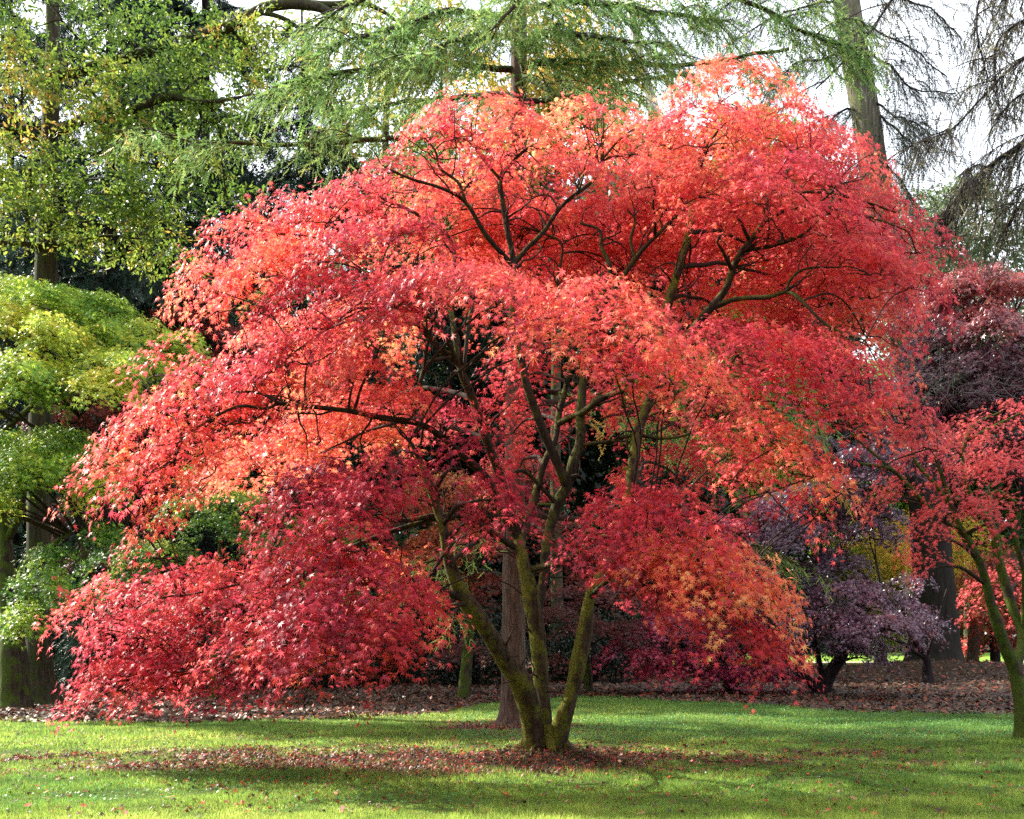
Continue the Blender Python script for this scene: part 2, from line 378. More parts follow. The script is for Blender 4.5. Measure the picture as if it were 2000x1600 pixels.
def maple(name, label, cat, base, limbs_px, pads, pal, lm, bm, leaf=STAR5, size=.06, dens=7., m=24, length=.3, tw=.5, group=None,
          br=1.0, jit=.5, trunk_n=1, limb_name="limb", twr=.012, floor=None, split=0, roots=(), spread=.5, subs=0):
    """layered maple: limbs_px rows of (px,py,D,r_px); the first trunk_n rows make the trunk"""
    root = thing(name, W(*base[:3]) * [1, 1, 0], label, cat, group)
    limbs = [limb_path(l) for l in limbs_px]
    limbs = limbs[:trunk_n] + [(P, r * .78) for P, r in limbs[trunk_n:]]
    limbs = [(P, r * np.interp(P[:, 2], [1.5, 3.2], [1, .8])) for P, r in limbs[:trunk_n]] + limbs[trunk_n:]
    tk = Tubes()
    for P, r in limbs[:trunk_n]: tk.add(P, r, 18, .13)
    for ang, ln, r0 in roots:
        c = W(*base[:3]); u = np.linspace(0, 1, 12); x = c[0] + np.cos(ang) * (.10 + ln * u); y = c[1] - .05 + np.sin(ang) * (.10 + ln * u)
        z = height(x, y) + .30 * (1 - u) ** 2.4 * r0 / .1 - .03 - .05 * u
        tk.add(np.stack([x, y, z], 1), r0 * (1 - .75 * u), 10, .15)
    tk.build("trunk", bm, root)
    for P, r in limbs[trunk_n:]:
        Tubes().add(P, r, 9, .10).build(limb_name, M_LIMB_SHADE if bm is M_BARK else bm, root)
    axis = W(*base[:3])[:2]
    L = Leaves(); T = Tubes()
    if split:
        pads = [(p[0] + R.uniform(-.62, .62) * p[3], p[1] + R.uniform(-5, 26), p[2] + R.uniform(-.6, .6) * p[4], p[3] * R.uniform(.45, .8), p[4] * .68, p[5] * .8, *p[6:]) for p in pads for _ in range(split)]
    if subs:
        Q, RR = [], []
        for P, r in limbs:
            ln = np.linalg.norm(np.diff(P, axis=0), axis=1).sum()
            for _ in range(int(ln * subs)):
                k = R.integers(int(len(P) * .3), len(P) - 1)
                if r[k] > .16: continue
                tg = unit(P[k + 1] - P[k]); d = unit(tg * .7 + R.normal(size=3) * .7 + [0, 0, .35]); L0 = R.uniform(.3, .95); q = [P[k]]
                for st in range(9):
                    d = unit(d + R.normal(0, .28, 3)); q.append(q[-1] + d * L0 / 9)
                Q.append(q); RR.append(np.linspace(min(r[k] * .6, .016), .0035, 10))
        T.add(np.array(Q), np.array(RR), 5)
    for pad in pads:
        C, P, nn, e, t0, rr = pad_sprays(pad, axis, dens)
        if floor is not None:      # how low the boughs hang
            ok = YH - (P[:, 2] - H) * F / P[:, 1] < np.interp(1000 + P[:, 0] * F / P[:, 1], *floor(pad)) - 12
            if ok.sum() < 3: continue
            P, nn, e, t0 = P[ok], nn[ok], e[ok], t0[ok]
        spray(L, P, nn, e, t0, pal, m, length, size, jit, br=br, spread=spread)
        if tw:
            hub = C + [0, 0, -.45 * pad[5] - .12]
            connect(T, limbs, hub, twr)
            pad_twigs(T, C, P, hub, twr, tw)
    if T.n: T.build("twigs", M_TWIG, root)
    L.build("crown", leaf, lm, root)
    return root

def broad(name, label, cat, base, limbs_px, clumps, pal, lm, bm, leaf=OAKL, size=.07, dens=5., m=16, length=.4, group=None, br=1.0, jit=.6, tw=True, trunk_n=1):
    root = thing(name, W(*base[:3]) * [1, 1, 0], label, cat, group)
    limbs = [limb_path(l) for l in limbs_px]
    tk = Tubes()
    for P, r in limbs[:trunk_n]: tk.add(P, r, 16, .08)
    tk.build("trunk", bm, root)
    for P, r in limbs[trunk_n:]: Tubes().add(P, r, 8, .10).build("limb", bm, root)
    L = Leaves(); T = Tubes()
    for cl in clumps:
        C, P, nn, e, t0 = clump_sprays(cl, dens)
        spray(L, P, nn, e, t0, pal, m, length, size, jit, br=br)
        if tw:
            connect(T, limbs, C, .02); pad_twigs(T, C, P, C, .018, .3)
    if T.n: T.build("twigs", bm, root)
    L.build("crown", leaf, lm, root)
    return root

def needles(L, T, P, r, pal, t0, n, length, hang, fl, start=.15, side=.6, br=1.0, twr=.006, cj=.15, k=5, bare=0.):
    """hanging branchlets with needle tufts along one branch P (K,3)"""
    n = int(n * DN)
    K = len(P); u = R.uniform(start, 1, n); q = spline(P, 200)[(u * 199).astype(int)]
    tan = unit(np.gradient(spline(P, 200), axis=0))[(u * 199).astype(int)]
    sd = unit(np.cross(tan, [0, 0, 1.])) * np.where(R.uniform(size=n) < .5, -1, 1)[:, None]
    d0 = unit(tan * R.uniform(.2, .9, (n, 1)) + sd * side * R.uniform(.2, 1.2, (n, 1)) + .15 * R.normal(size=(n, 3)))
    ln = length * R.uniform(.35, 1.15, n) * (1.1 - .5 * u)
    s = np.linspace(0, 1, k + 1)
    path = q[:, None, :] + d0[:, None, :] * (ln[:, None] * s)[..., None]
    path[:, :, 2] -= hang * ln[:, None] * s ** 1.5
    path += (.05 * ln)[:, None, None] * R.normal(size=path.shape) * s[None, :, None]
    T.add(path, np.repeat(np.linspace(twr, twr * .4, k + 1)[None], n, 0), 3)
    ok = R.uniform(size=n) >= bare
    pp = path[ok]
    a = pp[:, :-1].reshape(-1, 3); d = (pp[:, 1:] - pp[:, :-1]).reshape(-1, 3); dl = np.linalg.norm(d, axis=1)
    for rep in range(2):
        N = len(a)
        sub = a + d * R.uniform(-.1, .3, (N, 1))
        dd = unit(d) + .28 * R.normal(size=(N, 3))
        sz = np.maximum(dl * R.uniform(.8, 1.3, N), fl * .4)
        t = t0 + np.repeat(R.normal(0, cj, ok.sum()), k) + R.normal(0, .1, N)
        L.put(sub, R.normal(size=(N, 3)), dd, np.minimum(sz, fl * 1.5), palette(pal, t, br * np.clip(R.normal(1, .15, N), .5, 1.5)))

def branch(p0, az, ln, rise, sag, k=14):
    u = np.linspace(0, 1, k); d = np.array([math.cos(az), math.sin(az)])
    P = np.zeros((k, 3)); P[:, :2] = p0[:2] + d * (ln * u)[:, None]; P[:, 2] = p0[2] + rise * ln * u - sag * ln * u ** 2
    P += .03 * ln * np.stack([snoise(P, .9, i * 5 + az) for i in range(3)], 1) * u[:, None]
    return P

def conifer(name, label, cat, x, y, height, rmax, pal, bm, nb=60, z0=2., per=40, length=1., hang=.8, fl=.35, leaf=FEATHB, r=.3, group=None, rise=.05, sag=.35,
            zmax=None, br=1.0, t0=.4):
    root = thing(name, (x, y, 0), label, cat, group)
    k = 24; zz = np.linspace(-.05, height, k)
    P = np.stack([x + .1 * snoise(np.stack([zz * 0, zz * 0, zz], 1), .2), np.full(k, y), zz], 1)
    Tubes().add(P, np.interp(zz, [-.05, .5, height], [r * 1.5, r, .03]), 12, .06).build("trunk", bm, root)
    L = Leaves(); T = Tubes()
    for i in range(nb):
        z = z0 + ((i + R.uniform(0, 1)) / nb) * ((zmax or height * .97) - z0)
        ln = rmax * (1 - z / height) ** .75 * R.uniform(.75, 1.15) + .3
        B = branch(np.array([x, y, z]), R.uniform(0, 2 * math.pi), ln, rise, sag)
        T.add(B, np.linspace(max(.02, r * .16), .008, len(B)), 5)
        needles(L, T, B, None, pal, t0, max(6, int(per * ln / rmax)), length, hang, fl, br=br)
    T.build("branches", bm, root); L.build("crown", leaf, M_NEEDLE, root)
    return root

# ------------------------------------------------------------------ ground
def edge_py(px):
    """picture row of the far edge of the mown lawn"""
    return np.interp(px, [-900, 0, 300, 600, 850, 930, 1000, 1100, 1200, 1300, 1500, 1650, 2000, 2900],
                     [1404, 1405, 1408, 1402, 1392, 1378, 1368, 1361, 1360, 1366, 1376, 1388, 1396, 1402])
def lawn_limit(x, y):
    px = 1000 + x * F / y
    return gD(edge_py(px)) + .22 * snoise(np.stack([x, y, x * 0], -1), 1.3)
def litter(x, y):
    """0..1 how thickly fallen leaves cover the lawn under the maple"""
    p = np.stack([x, y, x * 0], -1)
    q = np.hypot((x + 1.1) / 5.0, (y - 13.1) / 1.75); q2 = np.hypot((x - .2) / 1.6, (y - 13.2) / 1.2); q3 = np.hypot((x + .3) / 1.5, (y - 17.6) / 1.6)
    v = np.maximum(np.maximum(1.15 - q, 1.2 - q2), 1.0 - q3) + .40 * snoise(p, .9) + .42 * snoise(p, 2.6, 4)
    return np.clip(v * 1.5, 0, 1)
def height(x, y):
    m = .16 * np.exp(-(np.hypot(x - .42, y - 13.5) / .62) ** 2)
    m2 = .55 * np.exp(-(np.hypot(x - 16.5, y - 42) / 4.2) ** 2)
    return m + m2 + .02 * snoise(np.stack([x, y, x * 0], -1), .7)

def grid_sheet(name, xs, ys, zf, m, keep=None, label=None):
    X, Y = np.meshgrid(xs, ys); V = np.stack([X, Y, zf(X, Y)], -1).reshape(-1, 3)
    nx, ny = len(xs), len(ys); i = (np.arange(ny - 1)[:, None] * nx + np.arange(nx - 1)[None]).ravel()
    q = np.stack([i, i + 1, i + nx + 1, i + nx], 1)
    if keep is not None:
        c = V[q].mean(1); q = q[keep(c[:, 0], c[:, 1])]
    return tag(link(name, mesh_from(name, V, q, 4, None, True), m), kind="structure")

def soil_mat(name, stops, scale=6., fine=40.):
    m, t, p = mat(name)
    g = t.nodes.new("ShaderNodeNewGeometry")
    a = t.nodes.new("ShaderNodeTexNoise"); a.inputs["Scale"].default_value = scale; a.inputs["Detail"].default_value = 9; a.inputs["Roughness"].default_value = .75
    t.links.new(g.outputs["Position"], a.inputs["Vector"])
    r = ramp(t, stops); t.links.new(a.outputs["Fac"], r.inputs["Fac"]); t.links.new(r.outputs["Color"], p.inputs["Base Color"])
    b = t.nodes.new("ShaderNodeTexNoise"); b.inputs["Scale"].default_value = fine; b.inputs["Detail"].default_value = 5
    t.links.new(g.outputs["Position"], b.inputs["Vector"])
    bp = t.nodes.new("ShaderNodeBump"); bp.inputs["Strength"].default_value = .8; bp.inputs["Distance"].default_value = .03
    t.links.new(b.outputs["Fac"], bp.inputs["Height"]); t.links.new(bp.outputs[0], p.inputs["Normal"])
    p.inputs["Roughness"].default_value = .95; p.inputs["Specular IOR Level"].default_value = .15
    return m
M_SOIL = soil_mat("leaf_mould", [(.3, (30, 22, 15)), (.5, (54, 39, 28)), (.7, (80, 58, 40))])
M_LAWN = soil_mat("lawn_turf", [(.3, (44, 62, 22)), (.55, (70, 92, 32)), (.75, (92, 100, 48))], 3.)
M_FAR = soil_mat("far_turf", [(.3, (96, 140, 44)), (.7, (140, 168, 70))], 1.)
M_PATH = soil_mat("path_gravel", [(.3, (150, 140, 128)), (.7, (186, 176, 162))], 5.)

ax = np.concatenate([np.linspace(-400, -40, 16)[:-1], np.linspace(-40, 40, 201), np.linspace(40, 400, 16)[1:]])
ay = np.concatenate([np.linspace(-60, 4, 12)[:-1], np.linspace(4, 60, 141), np.linspace(60, 700, 30)[1:]])
grid_sheet("ground", ax, ay, height, M_SOIL)
grid_sheet("lawn", np.linspace(-16, 16, 301), np.linspace(-4, 27, 301), lambda x, y: height(x, y) + .006, M_LAWN,
           lambda x, y: (y < 6) | ((y < lawn_limit(x, np.maximum(y, 1))) & (litter(x, y) < .8)))
grid_sheet("far_lawn", np.linspace(8, 42, 30), np.linspace(54, 90, 30), lambda x, y: height(x, y) + .02, M_FAR)
grid_sheet("path", np.linspace(14, 34, 30), np.linspace(57.5, 60.5, 6), lambda x, y: height(x, y) + .03, M_PATH)

def build_grass():
    N = 620000
    py = R.uniform(1352, 1640, N) ; px = R.uniform(-60, 2060, N)
    D = gD(py); x = (px - 1000) * D / F; y = D
    lt = litter(x, y)
    ok = (y < lawn_limit(x, y)) & (R.uniform(size=N) > lt * .93)
    x, y, lt = x[ok], y[ok], lt[ok]; N = len(x)
    p3 = np.stack([x, y, x * 0], 1)
    p = np.stack([x, y, height(x, y) - .004], 1)
    n = R.normal(size=(N, 3)) * [1, 1, .25]; n[:, 1] -= .4
    tip = np.stack([R.normal(0, .55, N), R.normal(0, .55, N), np.ones(N)], 1)
    tall = 1 + .5 * snoise(p3, .9, 3) + .45 * snoise(p3, 3.1, 6)
    sz = .050 * np.clip(tall, .35, 1.8) * R.uniform(.5, 1.35, N); wd = .0055 * (y / 10) * R.uniform(.7, 1.4, N)
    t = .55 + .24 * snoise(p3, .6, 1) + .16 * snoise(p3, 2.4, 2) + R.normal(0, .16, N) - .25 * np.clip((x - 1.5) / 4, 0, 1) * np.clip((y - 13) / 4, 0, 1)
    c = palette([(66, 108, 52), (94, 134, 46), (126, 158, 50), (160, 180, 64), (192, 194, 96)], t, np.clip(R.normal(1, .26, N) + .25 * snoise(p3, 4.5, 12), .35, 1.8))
    dry = R.uniform(size=N) < .05 + .3 * lt
    c[dry] = lin((140, 124, 74)) * R.uniform(.5, 1.1, (dry.sum(), 1))
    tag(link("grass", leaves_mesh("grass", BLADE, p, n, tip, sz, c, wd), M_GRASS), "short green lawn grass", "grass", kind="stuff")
    # low broad-leaved plants along the far edge of the lawn and scattered in the turf
    N = 52000
    py = np.concatenate([R.uniform(1355, 1450, 34000), R.uniform(1380, 1620, N - 34000)]); px = np.concatenate([R.uniform(900, 2060, 34000), R.uniform(-60, 2060, N - 34000)])
    D = gD(py); x = (px - 1000) * D / F; y = D; p3 = np.stack([x, y, x * 0], 1)
    ok = (y < lawn_limit(x, y) - .05) & (snoise(p3, .8, 8) + R.normal(0, .25, N) + .5 * (y > 15.5) > .25) & (litter(x, y) < .4)
    x, y = x[ok], y[ok]; N = len(x)
    p = np.stack([x, y, height(x, y) + R.uniform(.01, .06, N)], 1)
    c = palette([(66, 122, 66), (92, 150, 74), (124, 170, 84)], R.uniform(0, 1, N), np.clip(R.normal(1, .15, N), .6, 1.4))
    tag(link("ground_cover", leaves_mesh("ground_cover", DIAM, p, R.normal(size=(N, 3)) * .45 + [0, -.15, 1], R.normal(size=(N, 3)), R.uniform(.014, .026, N), c), M_GRASS),
        "low broad leaved ground cover in the lawn", "ground cover", kind="stuff")
build_grass()

RED_LIT = [(96, 20, 22), (150, 28, 30), (186, 50, 34), (190, 92, 44), (124, 74, 50)]
BRN_LIT = [(38, 26, 18), (66, 44, 29), (96, 66, 43), (140, 104, 72)]
def build_litter():
    L = Leaves()
    N = 62000; x = R.uniform(-7.5, 6.5, N); y = R.uniform(10, 21, N)
    ok = R.uniform(size=N) < litter(x, y) * .85 + .004
    x2 = R.normal(0, 5.4, 5200); y2 = R.uniform(9, 17, 5200)
    x = np.concatenate([x[ok], x2]); y = np.concatenate([y[ok], y2]); N = len(x)
    p = np.stack([x, y, height(x, y) + R.uniform(.008, .05, N)], 1)
    t = R.uniform(0, 1, N) ; c = palette(RED_LIT, t, R.uniform(.5, 1.1, N))
    bn = R.uniform(size=N) < .6; c[bn] = palette(BRN_LIT, R.uniform(0, .8, bn.sum()), np.ones(bn.sum()))
    L.put(p, R.normal(size=(N, 3)) * .4 + [0, 0, 1], R.normal(size=(N, 3)), R.uniform(.03, .06, N), c)
    tag(L.build("leaf_litter", STAR5, M_LITTER), "fallen red and brown maple leaves under the tree", "leaf litter", kind="stuff")
    # brown bed beyond the lawn
    L = Leaves()
    N = 46000; py = R.uniform(1296, 1412, N); px = R.uniform(-80, 2080, N); D = gD(py); x = (px - 1000) * D / F; y = D
    ok = y > lawn_limit(x, y) - .5; x, y = x[ok], y[ok]; N = len(x)
    p = np.stack([x, y, height(x, y) + R.uniform(.01, .05, N)], 1)
    c = palette(BRN_LIT, R.beta(1.6, 2, N), R.uniform(.7, 1.1, N))
    rd = R.uniform(size=N) < .12; c[rd] = palette(RED_LIT, R.uniform(0, 1, rd.sum()), np.full(rd.sum(), .8))
    L.put(p, R.normal(size=(N, 3)) * .4 + [0, -.1, 1], R.normal(size=(N, 3)), R.uniform(.05, .11, N), c)
    tag(L.build("leaf_mulch", OAKL, M_LITTER), "brown fallen leaves covering the bed behind the lawn", "leaf mulch", kind="stuff")
build_litter()

# ------------------------------------------------------------------ the red maple in the middle
SKIRT = ([60, 90, 130, 430, 600, 640, 700, 830, 900, 925, 1100, 1170, 1200, 1300, 1400, 1500, 1590, 1640], [1200, 1250, 1400, 1385, 1370, 1345, 1360, 1350, 1280, 1230, 1120, 1110, 1160, 1225, 1275, 1325, 1345, 1000])
UPPER = ([780, 850, 950, 1050, 1150, 1250, 1350, 1450, 1480], [345, 320, 330, 335, 345, 385, 430, 440, 440])
MIDDLE = ([650, 740, 800, 900, 960, 1020, 1100, 1200, 1280, 1330, 1430], [700, 665, 640, 605, 640, 715, 725, 745, 800, 800, 800])
def hang_to(p):
    """lower edge of the tier a pad belongs to"""
    if p[1] < 430 and p[2] < 14.1 and 820 < p[0] < 1450: return UPPER
    if 470 < p[1] < 770 and p[2] < 11.75 and 730 < p[0] < 1420: return MIDDLE
    return SKIRT
def build_main():
    LB = [   # (px, py, D, r_px)
        [(1066, 1494, 13.5, 42), (1065, 1474, 13.5, 30), (1064, 1440, 13.5, 20), (1061, 1370, 13.5, 15), (1054, 1290, 13.5, 16), (1046, 1220, 13.5, 16), (1032, 1140, 13.5, 16), (1020, 1090, 13.5, 15), (1012, 1045, 13.5, 12)],
        [(1046, 1494, 13.4, 40), (1046, 1472, 13.38, 28), (1043, 1445, 13.35, 24), (1034, 1385, 13.25, 22), (1016, 1330, 13.1, 23), (985, 1285, 13.0, 20), (950, 1228, 12.8, 17), (905, 1165, 12.6, 16), (880, 1105, 12.5, 14), (868, 1045, 12.4, 12), (856, 1000, 12.4, 10), (838, 945, 12.3, 10), (820, 900, 12.2, 7), (800, 860, 12.1, 4)],
        [(1082, 1494, 13.4, 38), (1084, 1474, 13.4, 24), (1089, 1445, 13.35, 18), (1103, 1395, 13.3, 17), (1118, 1345, 13.3, 16), (1132, 1280, 13.3, 16), (1145, 1220, 13.3, 15), (1152, 1165, 13.3, 13), (1180, 1115, 13.4, 12), (1203, 1062, 13.5, 14), (1225, 990, 13.6, 14), (1234, 933, 13.6, 15), (1245, 852, 13.7, 13), (1262, 796, 13.7, 13), (1283, 760, 13.8, 12), (1298, 700, 13.9, 12), (1302, 610, 14.0, 12), (1318, 550, 14.0, 11), (1336, 490, 14.1, 10), (1350, 430, 14.1, 9), (1352, 370, 14.2, 6), (1370, 300, 14.3, 4)],
        [(1050, 1195, 13.6, 12), (1063, 1120, 13.8, 12), (1068, 1055, 14, 12), (1082, 1005, 14.1, 14), (1094, 975, 14.1, 15), (1108, 950, 14.1, 14), (1119, 905, 14.1, 13), (1134, 863, 14.1, 13), (1133, 817, 14.1, 12), (1137, 765, 14.1, 11), (1139, 730, 14.1, 10), (1133, 695, 14, 9), (1147, 645, 14, 8), (1170, 590, 14, 7), (1192, 528, 14.1, 6), (1175, 483, 14.2, 5), (1171, 450, 14.3, 4), (1133, 436, 14.4, 3)],
        [(1108, 954, 14.1, 13), (1094, 920, 14, 12), (1070, 863, 13.9, 12), (1052, 818, 13.8, 11), (1031, 758, 13.7, 10), (1017, 698, 13.6, 10), (1003, 640, 13.6, 10), (1003, 560, 13.6, 9), (1004, 518, 13.6, 8), (994, 465, 13.6, 7), (986, 420, 13.6, 7), (978, 352, 13.6, 5), (1000, 318, 13.6, 4), (1030, 290, 13.6, 3)],
        [(1004, 520, 13.6, 7), (951, 462, 13.4, 6), (909, 395, 13.2, 5), (860, 367, 13.0, 4), (804, 350, 12.9, 3.5), (760, 330, 12.8, 2.5)],
        [(909, 395, 13.2, 5), (895, 357, 13.2, 4), (860, 329, 13.2, 3.5), (850, 295, 13.2, 3), (830, 270, 13.2, 2)],
        [(978, 352, 13.6, 4), (945, 312, 13.5, 3.5), (925, 280, 13.5, 3), (920, 240, 13.5, 2)],
        [(1004, 515, 13.6, 7), (1030, 485, 13.6, 6), (1063, 451, 13.7, 6), (1098, 402, 13.8, 5), (1157, 353, 14, 5), (1173, 320, 14, 4), (1178, 266, 14.1, 3), (1178, 230, 14.2, 2)],
        [(1173, 316, 14, 3), (1205, 278, 14, 3), (1240, 250, 14, 2)],
        [(1012, 1050, 13.5, 13), (986, 1010, 13.4, 12), (960, 950, 13.2, 11), (937, 920, 13.0, 10), (895, 882, 12.8, 9), (860, 852, 12.6, 8), (818, 828, 12.4, 8), (740, 815, 12.2, 7), (682, 803, 12, 6), (595, 793, 11.9, 6), (546, 789, 11.8, 5), (518, 798, 11.8, 4), (462, 795, 11.7, 4), (385, 835, 11.6, 3), (340, 870, 11.6, 2)],
        [(546, 789, 11.8, 4), (520, 772, 11.8, 3.5), (480, 765, 11.8, 3), (420, 770, 11.8, 2)],
        [(1020, 1075, 13.5, 13), (1012, 1045, 13.5, 12), (1000, 1010, 13.4, 12), (986, 958, 13.4, 11), (965, 898, 13.3, 11), (944, 842, 13.2, 11), (926, 786, 13.1, 11), (905, 735, 13, 11), (895, 710, 13, 10), (860, 682, 12.9, 9), (825, 642, 12.8, 8), (805, 612, 12.7, 6), (780, 580, 12.6, 4), (740, 560, 12.5, 3)],
        [(900, 715, 13, 7), (890, 670, 13, 7), (884, 625, 13.1, 7), (877, 580, 13.2, 6), (888, 500, 13.3, 5), (870, 455, 13.3, 4.5), (839, 434, 13.3, 4), (804, 413, 13.3, 4), (734, 382, 13.2, 3), (690, 360, 13.1, 2)],
        [(905, 730, 13, 5), (909, 695, 13.1, 5), (915, 630, 13.2, 5), (923, 592, 13.3, 4), (912, 560, 13.3, 3)],
        [(897, 712, 13, 6), (870, 660, 12.8, 6), (845, 625, 12.7, 5), (800, 603, 12.6, 4), (740, 603, 12.5, 4), (690, 605, 12.3, 3), (640, 640, 12.2, 3), (600, 642, 12.1, 2.5), (560, 660, 12, 2)],
        [(880, 698, 12.9, 5), (850, 703, 12.8, 5), (832, 712, 12.7, 5), (822, 742, 12.6, 6), (814, 775, 12.6, 5)],
        [(1012, 1070, 13.5, 10), (1030, 1020, 13.8, 10), (1044, 972, 14, 10), (1063, 905, 14.2, 9), (1084, 858, 14.3, 8), (1091, 812, 14.4, 8), (1105, 756, 14.5, 7), (1115, 705, 14.5, 6), (1120, 640, 14.6, 5), (1090, 560, 14.7, 4), (1098, 480, 14.8, 3), (1060, 455, 14.8, 3)],
        [(1091, 828, 14.3, 7), (1115, 815, 14.2, 7), (1140, 805, 14, 8), (1175, 779, 13.8, 8), (1224, 760, 13.6, 6), (1290, 735, 13.4, 4), (1350, 720, 13.2, 3)],
        [(1128, 872, 14.1, 6), (1160, 866, 14, 5), (1196, 862, 13.9, 5), (1238, 850, 13.8, 5), (1290, 856, 13.6, 4), (1340, 850, 13.4, 3), (1400, 820, 13.2, 2.5)],
        [(1227, 985, 13.6, 8), (1240, 880, 13.68, 10), (1262, 796, 13.7, 10), (1300, 720, 13.6, 10), (1356, 640, 13.4, 10), (1390, 600, 13.3, 10), (1419, 562, 13.3, 9), (1434, 518, 13.3, 9), (1454, 486, 13.3, 8), (1489, 437, 13.4, 7), (1496, 402, 13.5, 6), (1512, 357, 13.6, 5), (1530, 348, 13.6, 4), (1538, 320, 13.7, 3)],
        [(1489, 437, 13.4, 6), (1540, 408, 13.3, 5), (1600, 404, 13.2, 5), (1640, 410, 13.1, 4), (1700, 424, 13, 3), (1770, 450, 12.9, 2)],
        [(1512, 385, 13.5, 5), (1560, 376, 13.4, 4), (1620, 378, 13.3, 3), (1690, 395, 13.2, 3), (1750, 415, 13.1, 2)],
        [(1454, 490, 13.3, 5), (1510, 480, 13.2, 5), (1565, 460, 13.1, 4), (1600, 430, 13, 2)],
        [(1395, 598, 13.3, 7), (1440, 584, 13.2, 6), (1500, 580, 13, 6), (1532, 571, 12.9, 5), (1552, 576, 12.8, 5), (1580, 602, 12.7, 4), (1602, 625, 12.6, 3.5), (1640, 648, 12.5, 3), (1690, 665, 12.4, 2)],
        [(1535, 572, 12.9, 4), (1545, 545, 12.9, 3.5), (1575, 525, 12.9, 3), (1640, 522, 12.8, 2)],
        [(1147, 640, 14, 6), (1210, 550, 14.1, 6), (1245, 500, 14.2, 6), (1280, 462, 14.2, 5), (1315, 430, 14.3, 4), (1345, 400, 14.3, 3)],
        [(1240, 505, 14.2, 4), (1232, 470, 14.3, 4), (1240, 430, 14.4, 3), (1225, 410, 14.4, 2)],
        [(905, 1168, 12.6, 12), (890, 1165, 12.5, 9), (862, 1150, 12.2, 7), (826, 1142, 11.9, 6), (780, 1150, 11.5, 5), (700, 1140, 11.2, 4), (620, 1160, 11, 3)],
        [(1005, 1070, 13.5, 9), (960, 1040, 13.2, 8), (912, 1010, 12.9, 7), (850, 1008, 12.5, 7), (790, 1017, 12.2, 6), (720, 1013, 11.9, 5), (650, 1027, 11.6, 4), (580, 1060, 11.4, 3), (480, 1090, 11.3, 2.5)],
        [(860, 1010, 12.5, 6), (760, 1040, 12.3, 6), (640, 1090, 12.1, 5.5), (575, 1140, 12, 5), (540, 1125, 12, 4), (430, 1150, 12, 3), (350, 1165, 12, 2.5)],
        [(1040, 1112, 13.5, 9), (1070, 1105, 13.2, 8), (1098, 1100, 13, 7), (1150, 1062, 12.6, 6), (1185, 1046, 12.2, 4), (1250, 1058, 11.9, 3), (1330, 1090, 11.6, 2)],
        [(1150, 1170, 13.3, 8), (1190, 1130, 12.9, 6), (1230, 1105, 12.5, 5), (1300, 1130, 12.1, 4), (1380, 1170, 11.8, 3), (1440, 1220, 11.6, 2)],
        [(1085, 985, 14.1, 6), (1060, 955, 14, 5), (1020, 920, 13.8, 5), (975, 940, 13.5, 4)],
        [(880, 1240, 12.2, 5), (800, 1210, 11.6, 4), (700, 1230, 11.4, 3), (600, 1260, 11.4, 3), (450, 1300, 11.6, 2)],
    ]
    LB[-1] = [(915, 1178, 12.6, 8), (850, 1190, 12.2, 6), (760, 1210, 11.9, 5), (640, 1240, 11.8, 4), (500, 1270, 11.9, 3), (380, 1310, 12, 2)]
